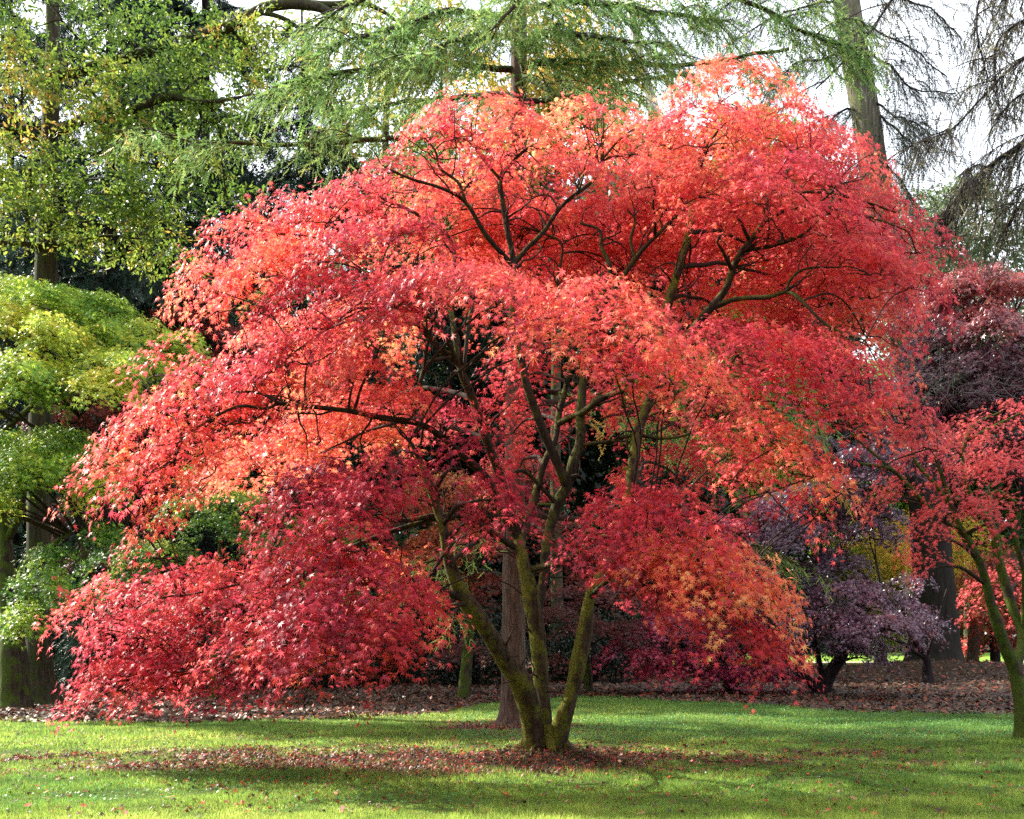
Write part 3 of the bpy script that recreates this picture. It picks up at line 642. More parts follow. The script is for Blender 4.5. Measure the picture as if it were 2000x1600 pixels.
    # (px, py, D, rx_px, ry, drop, slope, t0, density)   t0: 0 deep crimson .. 1 orange
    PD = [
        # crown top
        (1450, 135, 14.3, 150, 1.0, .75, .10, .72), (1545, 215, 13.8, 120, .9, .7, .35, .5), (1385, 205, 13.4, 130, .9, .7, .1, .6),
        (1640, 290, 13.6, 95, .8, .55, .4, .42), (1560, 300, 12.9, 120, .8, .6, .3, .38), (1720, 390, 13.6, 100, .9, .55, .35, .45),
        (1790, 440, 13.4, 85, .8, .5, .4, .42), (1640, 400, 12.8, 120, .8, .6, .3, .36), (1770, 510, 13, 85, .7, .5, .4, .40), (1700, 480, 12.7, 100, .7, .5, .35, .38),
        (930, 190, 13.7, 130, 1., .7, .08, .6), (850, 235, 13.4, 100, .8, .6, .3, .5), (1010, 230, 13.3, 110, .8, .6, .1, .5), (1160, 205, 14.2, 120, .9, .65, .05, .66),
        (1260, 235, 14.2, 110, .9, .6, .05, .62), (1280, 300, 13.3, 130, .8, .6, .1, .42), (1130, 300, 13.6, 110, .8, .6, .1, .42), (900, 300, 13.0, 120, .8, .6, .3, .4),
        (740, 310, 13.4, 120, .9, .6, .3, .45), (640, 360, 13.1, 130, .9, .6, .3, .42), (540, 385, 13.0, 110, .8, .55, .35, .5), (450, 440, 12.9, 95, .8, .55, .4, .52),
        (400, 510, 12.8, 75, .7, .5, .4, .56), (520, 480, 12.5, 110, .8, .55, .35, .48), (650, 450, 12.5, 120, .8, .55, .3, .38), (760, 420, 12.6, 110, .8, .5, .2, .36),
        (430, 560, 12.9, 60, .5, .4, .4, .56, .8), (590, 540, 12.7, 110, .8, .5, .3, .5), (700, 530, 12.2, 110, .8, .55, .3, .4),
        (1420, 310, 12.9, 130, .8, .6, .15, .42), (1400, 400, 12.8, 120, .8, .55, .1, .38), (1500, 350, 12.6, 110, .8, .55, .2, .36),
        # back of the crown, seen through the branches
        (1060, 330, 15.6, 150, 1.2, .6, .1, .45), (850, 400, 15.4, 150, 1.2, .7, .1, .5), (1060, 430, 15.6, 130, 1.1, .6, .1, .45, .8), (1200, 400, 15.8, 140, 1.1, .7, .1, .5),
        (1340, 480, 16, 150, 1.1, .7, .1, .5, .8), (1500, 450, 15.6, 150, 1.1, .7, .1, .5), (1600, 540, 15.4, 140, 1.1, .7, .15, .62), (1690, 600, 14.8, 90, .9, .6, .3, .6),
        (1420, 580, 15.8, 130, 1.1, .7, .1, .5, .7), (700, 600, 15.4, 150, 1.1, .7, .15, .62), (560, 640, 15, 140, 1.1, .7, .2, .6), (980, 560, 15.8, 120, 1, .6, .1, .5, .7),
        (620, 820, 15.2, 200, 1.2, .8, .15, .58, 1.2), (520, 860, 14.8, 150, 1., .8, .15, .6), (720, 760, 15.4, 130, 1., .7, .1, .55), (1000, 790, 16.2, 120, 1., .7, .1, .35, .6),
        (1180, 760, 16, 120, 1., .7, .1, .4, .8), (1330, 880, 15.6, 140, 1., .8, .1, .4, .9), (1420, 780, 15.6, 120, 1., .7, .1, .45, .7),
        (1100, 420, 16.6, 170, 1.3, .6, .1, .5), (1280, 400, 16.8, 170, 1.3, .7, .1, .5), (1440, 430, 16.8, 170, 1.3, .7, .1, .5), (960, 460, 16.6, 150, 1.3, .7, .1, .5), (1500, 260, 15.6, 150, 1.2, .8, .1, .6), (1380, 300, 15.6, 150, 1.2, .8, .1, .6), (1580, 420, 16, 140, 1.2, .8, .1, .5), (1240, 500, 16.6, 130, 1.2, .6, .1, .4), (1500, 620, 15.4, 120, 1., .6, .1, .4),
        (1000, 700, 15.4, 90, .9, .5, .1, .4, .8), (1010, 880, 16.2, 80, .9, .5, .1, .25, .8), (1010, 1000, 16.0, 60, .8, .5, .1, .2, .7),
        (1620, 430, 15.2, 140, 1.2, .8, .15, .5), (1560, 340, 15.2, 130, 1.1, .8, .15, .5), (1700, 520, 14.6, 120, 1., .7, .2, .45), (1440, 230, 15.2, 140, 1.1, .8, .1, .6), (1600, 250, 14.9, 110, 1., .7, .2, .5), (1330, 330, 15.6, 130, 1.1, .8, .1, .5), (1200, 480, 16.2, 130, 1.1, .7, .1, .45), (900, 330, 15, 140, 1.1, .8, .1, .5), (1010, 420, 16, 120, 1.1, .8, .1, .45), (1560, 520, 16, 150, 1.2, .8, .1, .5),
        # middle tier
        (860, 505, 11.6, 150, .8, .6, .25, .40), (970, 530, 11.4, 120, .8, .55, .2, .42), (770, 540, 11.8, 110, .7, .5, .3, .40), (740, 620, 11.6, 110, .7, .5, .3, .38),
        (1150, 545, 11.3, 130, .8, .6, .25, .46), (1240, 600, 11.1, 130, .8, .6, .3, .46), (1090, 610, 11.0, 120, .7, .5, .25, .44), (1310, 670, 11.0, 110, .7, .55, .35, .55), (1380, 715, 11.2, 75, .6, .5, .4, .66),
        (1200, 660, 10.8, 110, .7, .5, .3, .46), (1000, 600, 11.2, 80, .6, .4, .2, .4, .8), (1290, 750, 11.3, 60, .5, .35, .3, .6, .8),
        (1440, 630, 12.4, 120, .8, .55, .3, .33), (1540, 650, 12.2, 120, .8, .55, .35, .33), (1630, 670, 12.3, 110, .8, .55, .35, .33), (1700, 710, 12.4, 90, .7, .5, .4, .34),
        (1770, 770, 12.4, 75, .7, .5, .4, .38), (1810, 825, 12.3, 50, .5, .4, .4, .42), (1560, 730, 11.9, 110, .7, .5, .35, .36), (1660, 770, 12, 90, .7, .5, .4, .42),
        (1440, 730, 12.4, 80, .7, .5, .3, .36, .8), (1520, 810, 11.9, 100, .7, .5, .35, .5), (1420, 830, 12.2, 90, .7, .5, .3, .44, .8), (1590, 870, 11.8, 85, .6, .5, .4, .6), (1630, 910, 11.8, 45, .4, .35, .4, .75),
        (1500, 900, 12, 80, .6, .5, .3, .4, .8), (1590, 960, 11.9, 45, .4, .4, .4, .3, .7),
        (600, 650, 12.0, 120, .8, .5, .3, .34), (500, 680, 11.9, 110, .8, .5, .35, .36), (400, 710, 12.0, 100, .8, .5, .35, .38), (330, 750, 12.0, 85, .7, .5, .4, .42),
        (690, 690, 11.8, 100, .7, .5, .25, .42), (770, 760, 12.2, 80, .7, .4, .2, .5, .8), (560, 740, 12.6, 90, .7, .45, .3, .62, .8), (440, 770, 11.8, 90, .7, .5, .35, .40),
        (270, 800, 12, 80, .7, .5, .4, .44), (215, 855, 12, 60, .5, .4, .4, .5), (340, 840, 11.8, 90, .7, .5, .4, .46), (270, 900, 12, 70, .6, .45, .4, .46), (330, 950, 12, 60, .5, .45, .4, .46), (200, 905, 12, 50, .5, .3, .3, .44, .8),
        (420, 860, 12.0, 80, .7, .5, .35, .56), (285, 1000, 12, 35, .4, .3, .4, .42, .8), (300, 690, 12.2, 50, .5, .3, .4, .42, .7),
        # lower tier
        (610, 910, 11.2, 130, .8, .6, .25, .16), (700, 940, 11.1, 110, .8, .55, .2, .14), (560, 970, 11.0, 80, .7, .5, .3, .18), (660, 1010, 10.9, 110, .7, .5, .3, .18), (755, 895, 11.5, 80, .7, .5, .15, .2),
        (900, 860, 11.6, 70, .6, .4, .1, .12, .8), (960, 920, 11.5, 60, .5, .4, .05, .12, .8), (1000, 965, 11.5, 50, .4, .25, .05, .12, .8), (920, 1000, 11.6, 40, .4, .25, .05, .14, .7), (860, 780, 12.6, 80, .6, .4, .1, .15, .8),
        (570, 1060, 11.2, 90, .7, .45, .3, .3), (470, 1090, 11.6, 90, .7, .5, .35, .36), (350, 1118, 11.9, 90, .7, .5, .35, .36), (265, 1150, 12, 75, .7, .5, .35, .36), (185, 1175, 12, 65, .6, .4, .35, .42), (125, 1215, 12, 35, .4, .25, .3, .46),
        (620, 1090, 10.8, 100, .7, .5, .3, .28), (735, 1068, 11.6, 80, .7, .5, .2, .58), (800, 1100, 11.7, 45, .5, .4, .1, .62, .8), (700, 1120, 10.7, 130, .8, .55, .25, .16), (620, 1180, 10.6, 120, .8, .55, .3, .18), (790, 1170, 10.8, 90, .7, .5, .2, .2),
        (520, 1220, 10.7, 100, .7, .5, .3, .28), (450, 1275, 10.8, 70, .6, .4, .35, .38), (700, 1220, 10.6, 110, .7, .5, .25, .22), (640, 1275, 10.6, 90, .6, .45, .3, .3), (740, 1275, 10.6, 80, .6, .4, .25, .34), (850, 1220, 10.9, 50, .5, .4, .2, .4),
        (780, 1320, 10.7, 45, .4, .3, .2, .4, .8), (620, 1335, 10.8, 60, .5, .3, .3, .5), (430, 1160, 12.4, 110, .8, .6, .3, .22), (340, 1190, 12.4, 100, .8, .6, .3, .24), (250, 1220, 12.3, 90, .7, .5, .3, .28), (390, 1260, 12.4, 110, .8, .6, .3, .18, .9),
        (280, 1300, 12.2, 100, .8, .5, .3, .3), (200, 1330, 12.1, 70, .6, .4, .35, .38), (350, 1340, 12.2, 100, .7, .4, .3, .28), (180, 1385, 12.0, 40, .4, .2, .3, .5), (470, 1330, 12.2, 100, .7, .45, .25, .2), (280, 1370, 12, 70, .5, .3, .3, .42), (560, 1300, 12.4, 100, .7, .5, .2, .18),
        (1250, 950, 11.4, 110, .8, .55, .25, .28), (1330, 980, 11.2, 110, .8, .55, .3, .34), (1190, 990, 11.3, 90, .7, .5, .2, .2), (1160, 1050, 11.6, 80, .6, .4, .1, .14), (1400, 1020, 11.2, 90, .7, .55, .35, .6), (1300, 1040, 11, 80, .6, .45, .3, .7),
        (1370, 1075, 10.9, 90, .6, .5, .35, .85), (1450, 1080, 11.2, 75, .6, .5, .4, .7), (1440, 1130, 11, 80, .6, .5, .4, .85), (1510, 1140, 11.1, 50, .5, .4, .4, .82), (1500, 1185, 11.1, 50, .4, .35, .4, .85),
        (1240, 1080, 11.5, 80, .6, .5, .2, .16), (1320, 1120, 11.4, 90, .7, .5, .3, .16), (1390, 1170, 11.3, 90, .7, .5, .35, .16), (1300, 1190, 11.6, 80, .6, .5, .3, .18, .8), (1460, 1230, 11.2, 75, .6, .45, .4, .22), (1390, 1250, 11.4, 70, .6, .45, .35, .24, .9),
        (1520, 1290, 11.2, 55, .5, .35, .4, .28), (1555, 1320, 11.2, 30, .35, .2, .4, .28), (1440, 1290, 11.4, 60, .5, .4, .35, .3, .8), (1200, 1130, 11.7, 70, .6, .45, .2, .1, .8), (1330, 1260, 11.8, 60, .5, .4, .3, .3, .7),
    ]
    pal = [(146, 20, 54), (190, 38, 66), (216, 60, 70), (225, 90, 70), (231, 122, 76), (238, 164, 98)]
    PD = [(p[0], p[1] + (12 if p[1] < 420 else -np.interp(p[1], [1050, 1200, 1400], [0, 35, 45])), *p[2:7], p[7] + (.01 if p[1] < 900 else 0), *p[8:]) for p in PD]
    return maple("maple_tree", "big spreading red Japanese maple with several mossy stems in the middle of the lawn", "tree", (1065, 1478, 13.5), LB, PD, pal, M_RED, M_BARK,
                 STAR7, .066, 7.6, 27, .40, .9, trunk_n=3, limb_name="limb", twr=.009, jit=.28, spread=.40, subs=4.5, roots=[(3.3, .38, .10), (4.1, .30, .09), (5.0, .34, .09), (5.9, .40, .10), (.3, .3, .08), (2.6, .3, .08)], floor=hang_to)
build_main()

# ------------------------------------------------------------------ trees round it
GREENM = [(46, 92, 34), (88, 132, 32), (134, 160, 34), (178, 186, 48), (210, 184, 70)]
maple("maple_tree", "green and yellow layered maple with mossy forked trunk beside the oak", "tree", (25, 1385, 22),
      [[(30, 1392, 22, 40), (29, 1350, 22, 30), (24, 1260, 22, 26), (18, 1180, 22, 23), (14, 1120, 22, 19), (8, 1040, 22, 15), (-10, 940, 22, 12), (-20, 850, 22, 9), (-10, 740, 22, 6), (20, 640, 22, 3)],
       [(18, 1170, 22, 16), (38, 1120, 21.8, 13), (60, 1100, 21.6, 12), (95, 1075, 21.4, 10), (140, 1040, 21, 7), (220, 1030, 20.6, 4), (300, 1050, 20.4, 2)],
       [(10, 1060, 22, 10), (40, 1000, 21.8, 9), (45, 920, 21.6, 8), (70, 850, 21.4, 7), (130, 870, 21, 4)],
       [(-15, 870, 22, 9), (20, 830, 21.8, 8), (60, 795, 21.5, 7), (90, 755, 21.3, 6), (140, 705, 21, 4), (240, 680, 20.6, 3)],
       [(80, 770, 21.4, 4), (110, 745, 21.2, 4), (130, 790, 21, 4), (155, 815, 20.8, 3)]],
      [(60, 545, 22, 160, 1.7, .7, .1, .5), (190, 570, 21.8, 100, 1.4, .6, .2, .5), (-60, 560, 22, 120, 1.5, .7, .1, .5), (40, 605, 20, 110, 1.2, .7, .2, .68), (150, 630, 20.5, 100, 1.2, .6, .2, .6), (250, 620, 21, 100, 1.2, .6, .3, .55),
       (330, 650, 20.8, 80, 1.0, .45, .3, .58), (260, 680, 20.2, 110, 1.2, .6, .25, .55), (120, 690, 19.6, 110, 1.1, .6, .2, .55), (10, 690, 19.6, 100, 1.1, .6, .2, .5), (200, 720, 19.5, 80, 1, .5, .3, .7), (-60, 740, 20, 80, 1, .6, .2, .4), (60, 740, 19.8, 70, .9, .4, .2, .4, .7),
       (40, 840, 20.5, 120, 1.2, .6, .2, .38), (150, 830, 20.6, 90, 1.1, .5, .2, .42), (110, 890, 20, 110, 1.1, .55, .25, .4), (210, 880, 20.4, 60, .8, .4, .3, .4), (-20, 900, 20, 90, 1, .6, .2, .38), (180, 940, 20, 60, .8, .4, .3, .6), (20, 960, 20, 60, .8, .4, .2, .6, .8),
       (120, 1065, 20, 55, .7, .35, .3, .2), (70, 1110, 19.8, 55, .7, .3, .3, .25), (60, 1170, 19.6, 45, .5, .25, .2, .3, .8), (30, 1205, 19.4, 30, .4, .2, .2, .35, .8), (140, 1120, 20.4, 50, .6, .4, .3, .1), (200, 1020, 20.6, 60, .8, .4, .3, .2)],
      GREENM, M_LEAF, M_BARK2, STAR5, .072, 7.5, 24, .34, .15, br=1.12, jit=.32, split=4)

oak_pal = [(50, 80, 28), (76, 110, 32), (104, 138, 36), (136, 160, 42), (168, 172, 50), (196, 146, 50)]
broad("oak_tree", "tall oak with straight grey trunk and yellow green leaves behind the green maple", "tree", (80, 1382, 23.5),
      [[(82, 1384, 23.5, 56), (80, 1360, 23.5, 38), (76, 1300, 23.5, 27), (74, 1150, 23.5, 23), (78, 900, 23.5, 23), (84, 700, 23.5, 22), (90, 520, 23.5, 21), (94, 400, 23.5, 18), (98, 250, 23.5, 16), (104, 100, 23.5, 14), (100, -60, 23.5, 11)],
       [(96, 320, 23.5, 10), (60, 260, 23, 7), (20, 250, 22.5, 6), (-50, 240, 22, 4)], [(92, 490, 23.5, 8), (60, 478, 23, 6), (0, 474, 22.6, 4)],
       [(98, 260, 23.5, 12), (180, 230, 23, 9), (260, 215, 22.8, 8), (330, 190, 22.6, 7), (400, 200, 22.4, 5), (470, 190, 22.3, 3)],
       [(102, 150, 23.5, 12), (220, 120, 23.2, 11), (340, 85, 23, 11), (440, 55, 22.8, 11), (520, 15, 22.6, 11), (580, 8, 22.4, 11), (640, 22, 22.3, 8), (700, 75, 22.2, 5), (760, 125, 22.2, 3)],
       [(600, 8, 22.4, 8), (650, 10, 22.4, 7), (700, 5, 22.4, 6), (740, 18, 22.4, 4), (780, 45, 22.4, 3)],
       [(650, 25, 22.3, 5), (680, 55, 22.3, 5), (665, 72, 22.3, 4), (700, 95, 22.3, 3), (730, 110, 22.3, 2)],
       [(440, 55, 22.8, 6), (500, 25, 22.6, 5), (570, 45, 22.5, 4), (610, 95, 22.4, 3)]],
      [(60, 420, 22.4, 110, 1.6, 70, .5), (190, 440, 23, 120, 1.6, 60, .4), (300, 470, 23.4, 90, 1.5, 50, .42), (60, 330, 21.8, 90, 1.3, 50, .5), (200, 350, 22.4, 120, 1.6, 50, .4), (310, 380, 22.8, 80, 1.3, 50, .45), (30, 210, 21.6, 80, 1.3, 60, .72), (50, 130, 22, 70, 1.3, 50, .68),
       (160, 170, 21.8, 90, 1.3, 55, .6), (200, 240, 22, 80, 1.3, 50, .6), (290, 280, 23, 110, 1.5, 45, .36), (300, 190, 22.6, 110, 1.5, 50, .36), (400, 150, 23, 100, 1.5, 50, .4), (420, 240, 23.2, 90, 1.4, 40, .45), (250, 80, 22.4, 110, 1.6, 60, .36),
       (120, 40, 22, 110, 1.5, 60, .42), (380, 60, 22.8, 100, 1.5, 40, .4), (480, 90, 23, 70, 1.3, 40, .5), (560, 60, 23, 80, 1.2, 40, .55, .8), (650, 100, 23, 80, 1.2, 40, .6, .7), (720, 60, 23, 80, 1.2, 40, .6, .7), (790, 90, 23, 70, 1.2, 40, .6, .6), (560, 130, 23.4, 60, 1.2, 35, .6, .6), (-40, 60, 22, 90, 1.4, 80, .3),
       (380, 330, 23.4, 60, 1.1, 35, .5, .8), (440, 370, 23.6, 60, 1., 35, .55, .6), (-40, 320, 22, 70, 1.3, 80, .6), (520, 210, 23.6, 50, 1., 30, .6, .5)],
      oak_pal, M_LEAF, M_OAK, OAKL, .074, 3.4, 19, .42, br=.82, jit=.55)

# larch: hanging green sprays across the top, trunk behind the maple
def build_larch():
    base = (1000, 1415, 18.4)
    root = thing("larch_tree", W(*base) * [1, 1, 0], "slender larch with long drooping green sprays standing directly behind the red maple", "tree")
    P, r = limb_path([(1000, 1420, 18.4, 42), (1001, 1400, 18.4, 30), (1002, 1340, 18.4, 24), (1004, 1100, 18.4, 22), (1008, 700, 18.4, 20), (1011, 300, 18.4, 17), (1013, 130, 18.4, 16), (1014, -60, 18.4, 14), (1014, -300, 18.4, 10)], 70)
    Tubes().add(P, r, 18, .07).build("trunk", M_LARCH, root)
    pal = [(72, 116, 52), (100, 146, 66), (134, 172, 86), (164, 186, 96), (214, 178, 88)]
    L = Leaves(); T = Tubes()
    BR = [
        ([(1008, 137, 18.4, 7), (930, 132, 18, 6), (860, 124, 17.8, 6), (760, 132, 17.4, 5), (640, 142, 17, 4), (560, 158, 16.8, 3), (520, 175, 16.7, 2)], 120, .95, .4),
        ([(1012, 135, 18.4, 8), (1060, 122, 18.2, 7), (1140, 121, 18, 6), (1250, 126, 17.8, 5), (1400, 116, 17.6, 4), (1540, 96, 17.4, 3)], 110, .9, .35),
        ([(1012, 145, 18.4, 7), (1050, 165, 17.6, 6), (1085, 190, 17, 6), (1120, 230, 16.6, 4)], 10, .5, .4),
        ([(1008, 310, 18.4, 8), (900, 275, 18, 6), (780, 268, 17.4, 5), (650, 278, 17, 5), (520, 280, 16.6, 4), (400, 276, 16.2, 3), (300, 256, 16, 2)], 110, .8, .4),
        ([(1010, 30, 18.4, 7), (880, 20, 17.6, 6), (760, 60, 17.2, 4), (640, 90, 17, 2)], 110, .9, .4), ([(1012, 20, 18.4, 7), (1130, 0, 17.8, 6), (1280, 20, 17.4, 4), (1420, 40, 17.2, 2)], 120, .9, .35),
        ([(1012, -40, 18.4, 7), (1200, -50, 17.8, 6), (1400, -10, 17.4, 5), (1520, 35, 17.2, 4), (1600, 80, 17, 3), (1680, 100, 16.9, 2)], 130, 1., .35),
        ([(1010, 70, 18.4, 6), (960, 60, 17.4, 5), (880, 80, 16.6, 4), (800, 120, 16.2, 2)], 100, .9, .38), ([(1012, 80, 18.4, 6), (1090, 60, 17.6, 5), (1200, 70, 17, 4), (1320, 90, 16.6, 2)], 110, .9, .36),
        ([(1012, 200, 18.4, 6), (1100, 190, 19, 5), (1220, 160, 19.4, 4), (1360, 150, 19.6, 2)], 90, .8, .36), ([(1012, 190, 18.4, 6), (900, 190, 19, 5), (780, 200, 19.4, 4), (650, 220, 19.6, 2)], 90, .9, .36),
        ([(1012, -90, 18.4, 6), (860, -60, 18, 5), (720, -10, 17.6, 4), (600, 60, 17.4, 2)], 70, .8, .4), ([(1012, -20, 18.4, 6), (1020, -10, 17, 5), (1000, 20, 16, 4), (960, 60, 15.6, 2)], 60, .8, .45),
        ([(1006, 790, 18.4, 7), (1200, 800, 17.4, 6), (1380, 850, 16.8, 4), (1480, 893, 16.4, 3), (1560, 915, 16.2, 3), (1660, 970, 16, 2)], 60, .7, .95),
        ([(1006, 1010, 18.4, 6), (900, 1080, 17.4, 5), (880, 1130, 17, 4), (900, 1200, 16.8, 2)], 26, .6, .55), ([(1004, 1000, 18.4, 6), (1250, 1030, 17.2, 5), (1430, 1060, 16.4, 4), (1550, 1120, 16, 2)], 34, .5, .5),
        ([(1005, 640, 18.4, 6), (1300, 640, 18, 5), (1480, 720, 17.8, 4), (1600, 840, 17.6, 2)], 90, .8, .4), ([(1005, 760, 18.4, 6), (1180, 780, 18.6, 5), (1300, 830, 18.8, 4), (1360, 880, 18.9, 2)], 70, .8, .45),
        ([(1007, 420, 18.4, 6), (860, 430, 18.8, 5), (700, 480, 19, 4), (560, 560, 19, 2)], 60, .8, .4),
    ]
    for k, (pts, n, ln, t0) in enumerate(BR):
        B, rr = limb_path(pts, 40, .04)
        Tubes().add(B, rr, 7, .1).build("branch", M_TWIG if k > 3 else M_BARK2, root)
        needles(L, T, B, rr, pal, t0 + .08, int(n * .52), ln, .75, .22, start=.12, k=5)
        # second order
        for q in range(6):
            i = R.integers(8, 38); az = math.atan2(B[i + 1, 1] - B[i, 1], B[i + 1, 0] - B[i, 0]) + R.choice([-1, 1]) * R.uniform(.4, 1.)
            C = branch(B[i], az, R.uniform(.6, 1.5), .1, .45); T.add(C, np.linspace(.012, .005, len(C)), 4)
            needles(L, T, C, None, pal, t0 + .08, max(5, n // 14), ln * .7, .75, .22, start=.05, k=4)
    T.build("twigs", M_TWIG, root); L.build("crown", FEATH, M_NEEDLE, root)
build_larch()

# giant leaning trunk on the right with sparse hanging sprays
def hang_tree(name, label, base, trunk, limbs, bm, pal, t0, n, ln, hang, fl, bare=.2, rt=14, leaf=FEATHN, lm_name="branch"):
    root = thing(name, W(*base) * [1, 1, 0], label, "tree")
    P, r = limb_path(trunk, 80)
    zz = height(P[:1, 0], P[:1, 1])[0]
    Tubes().add(P, r, 20, .07).build("trunk", bm, root)
    L = Leaves(); T = Tubes()
    for pts, mult in limbs:
        B, rr = limb_path(pts, 40, .06); rr = rr * .5
        Tubes().add(B, rr, 7, .1).build(lm_name, M_DBARK, root)
        needles(L, T, B, rr, pal, t0, int(n * mult * .5), ln, hang, fl, start=.1, twr=.008, bare=bare, k=6, side=.5)
        for q in range(5):
            i = R.integers(6, 38); az = math.atan2(B[i + 1, 1] - B[i, 1], B[i + 1, 0] - B[i, 0]) + R.choice([-1, 1]) * R.uniform(.3, .9)
            C = branch(B[i], az, ln * R.uniform(.6, 1.5), -.05, .35); T.add(C, np.linspace(.012, .005, len(C)), 4)
            needles(L, T, C, None, pal, t0, max(4, int(n * mult * .45) // 7), ln * .8, hang, fl, start=.1, twr=.008, bare=bare, k=5, side=.5)
    T.build("twigs", M_DBARK, root); L.build("crown", leaf, M_NEEDLE, root)
FIRP = [(40, 46, 40), (56, 66, 50), (78, 88, 60), (110, 100, 60)]
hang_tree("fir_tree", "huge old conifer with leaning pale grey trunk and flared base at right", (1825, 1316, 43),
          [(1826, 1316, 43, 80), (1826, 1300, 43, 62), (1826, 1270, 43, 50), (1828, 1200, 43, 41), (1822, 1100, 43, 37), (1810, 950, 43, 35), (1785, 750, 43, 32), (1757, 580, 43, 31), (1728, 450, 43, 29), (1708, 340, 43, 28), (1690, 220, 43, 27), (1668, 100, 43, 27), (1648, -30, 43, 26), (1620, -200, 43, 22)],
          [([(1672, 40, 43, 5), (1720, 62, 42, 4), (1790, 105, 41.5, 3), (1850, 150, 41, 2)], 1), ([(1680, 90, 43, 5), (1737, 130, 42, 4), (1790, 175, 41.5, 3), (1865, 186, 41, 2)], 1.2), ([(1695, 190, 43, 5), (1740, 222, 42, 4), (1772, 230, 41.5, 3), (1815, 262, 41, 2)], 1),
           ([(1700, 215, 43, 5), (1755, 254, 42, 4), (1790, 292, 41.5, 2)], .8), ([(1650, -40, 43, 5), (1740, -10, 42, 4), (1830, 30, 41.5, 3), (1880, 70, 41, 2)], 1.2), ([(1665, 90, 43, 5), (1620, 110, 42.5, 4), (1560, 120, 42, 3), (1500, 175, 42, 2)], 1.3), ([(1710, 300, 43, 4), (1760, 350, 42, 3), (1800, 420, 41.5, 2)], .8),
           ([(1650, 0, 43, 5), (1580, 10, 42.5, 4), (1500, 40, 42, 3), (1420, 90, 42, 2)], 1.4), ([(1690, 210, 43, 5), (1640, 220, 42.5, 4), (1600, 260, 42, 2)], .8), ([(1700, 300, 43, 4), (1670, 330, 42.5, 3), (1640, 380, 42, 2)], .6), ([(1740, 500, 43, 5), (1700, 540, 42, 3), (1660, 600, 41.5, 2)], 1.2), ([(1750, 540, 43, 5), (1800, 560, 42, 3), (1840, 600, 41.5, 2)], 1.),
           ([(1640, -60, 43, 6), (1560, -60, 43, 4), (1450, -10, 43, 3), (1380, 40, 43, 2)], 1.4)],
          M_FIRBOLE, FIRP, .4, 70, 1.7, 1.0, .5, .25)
hang_tree("spruce_tree", "dark conifer with long weeping bare twigs hanging in from the right edge", (2230, 1400, 20),
          [(2230, 1402, 20, 60), (2230, 1300, 20, 45), (2230, 800, 20, 42), (2230, 300, 20, 36), (2230, -200, 20, 26)],
          [([(2230, 120, 20, 14), (2090, 220, 19.4, 12), (2000, 275, 19, 10), (1930, 325, 18.8, 7), (1870, 385, 18.6, 5), (1825, 440, 18.5, 3)], 3.6), ([(2230, 20, 20, 10), (2090, 20, 19.5, 8), (2000, 40, 19.2, 6), (1950, 85, 19, 4), (1940, 180, 18.9, 3)], 1.1),
           ([(2230, -120, 20, 9), (2040, -110, 19.5, 7), (1930, -30, 19.2, 5), (1913, 50, 19, 4), (1922, 140, 18.9, 3)], 1.), ([(2230, 60, 20, 9), (2080, 80, 19.6, 7), (1985, 125, 19.3, 5), (1905, 205, 19, 4), (1850, 255, 18.8, 3), (1800, 275, 18.7, 2)], 1.3),
           ([(2230, 200, 20, 9), (2080, 180, 19.6, 6), (1990, 190, 19.3, 4), (1940, 240, 19, 2)], 1.), ([(2230, 300, 20, 10), (2090, 330, 19.4, 8), (2010, 380, 19, 6), (1960, 450, 18.8, 3)], 1.6), ([(2230, -20, 20, 8), (2100, -80, 19.6, 6), (2010, -60, 19.4, 4), (1960, 0, 19.2, 2)], 1.),
           ([(2230, -300, 20, 10), (1950, -200, 19, 8), (1800, -80, 18.5, 6), (1738, 5, 18.3, 5), (1700, 60, 18.2, 5), (1650, 115, 18.1, 4), (1598, 168, 18, 3)], .18)],
          M_FIR, [(64, 66, 54), (94, 92, 70), (120, 114, 82), (138, 122, 78)], .4, 70, .95, 1.25, .26, .45, leaf=FEATHN)

# dark spruces behind the oak
SPR = [(16, 32, 26), (26, 48, 36), (40, 66, 46), (58, 84, 54)]
for (px, D, hgt, rm, lab) in [(215, 31, 30, 5.2, "dark spruce standing behind the oak trunk at far left"), (400, 34, 30, 5.0, "dark spruce between the oak and the red maple crown"),
                              (590, 37, 23, 4.6, "blue green spruce with hanging boughs left of the larch"), (880, 46, 24, 4.5, "distant dark spruce just left of the larch trunk"),
                              (1330, 46, 23, 4.2, "distant dark spruce right of the pale birch trunk"), (1500, 56, 30, 3.6, "slim olive conifer above the highest red dome"), (1180, 54, 30, 3.6, "slim conifer between the larch and the birch"), (20, 38, 28, 5.0, "dark spruce at the left picture edge behind the green maple")]:
    conifer("spruce_tree", lab, "tree", (px - 1000) * D / F, D, hgt, rm, SPR, M_DBARK, 110, 1.5, 46, 1.3, .8, .55, FEATHB, .28, "dark spruces in the background", zmax=min(25, hgt * .95))

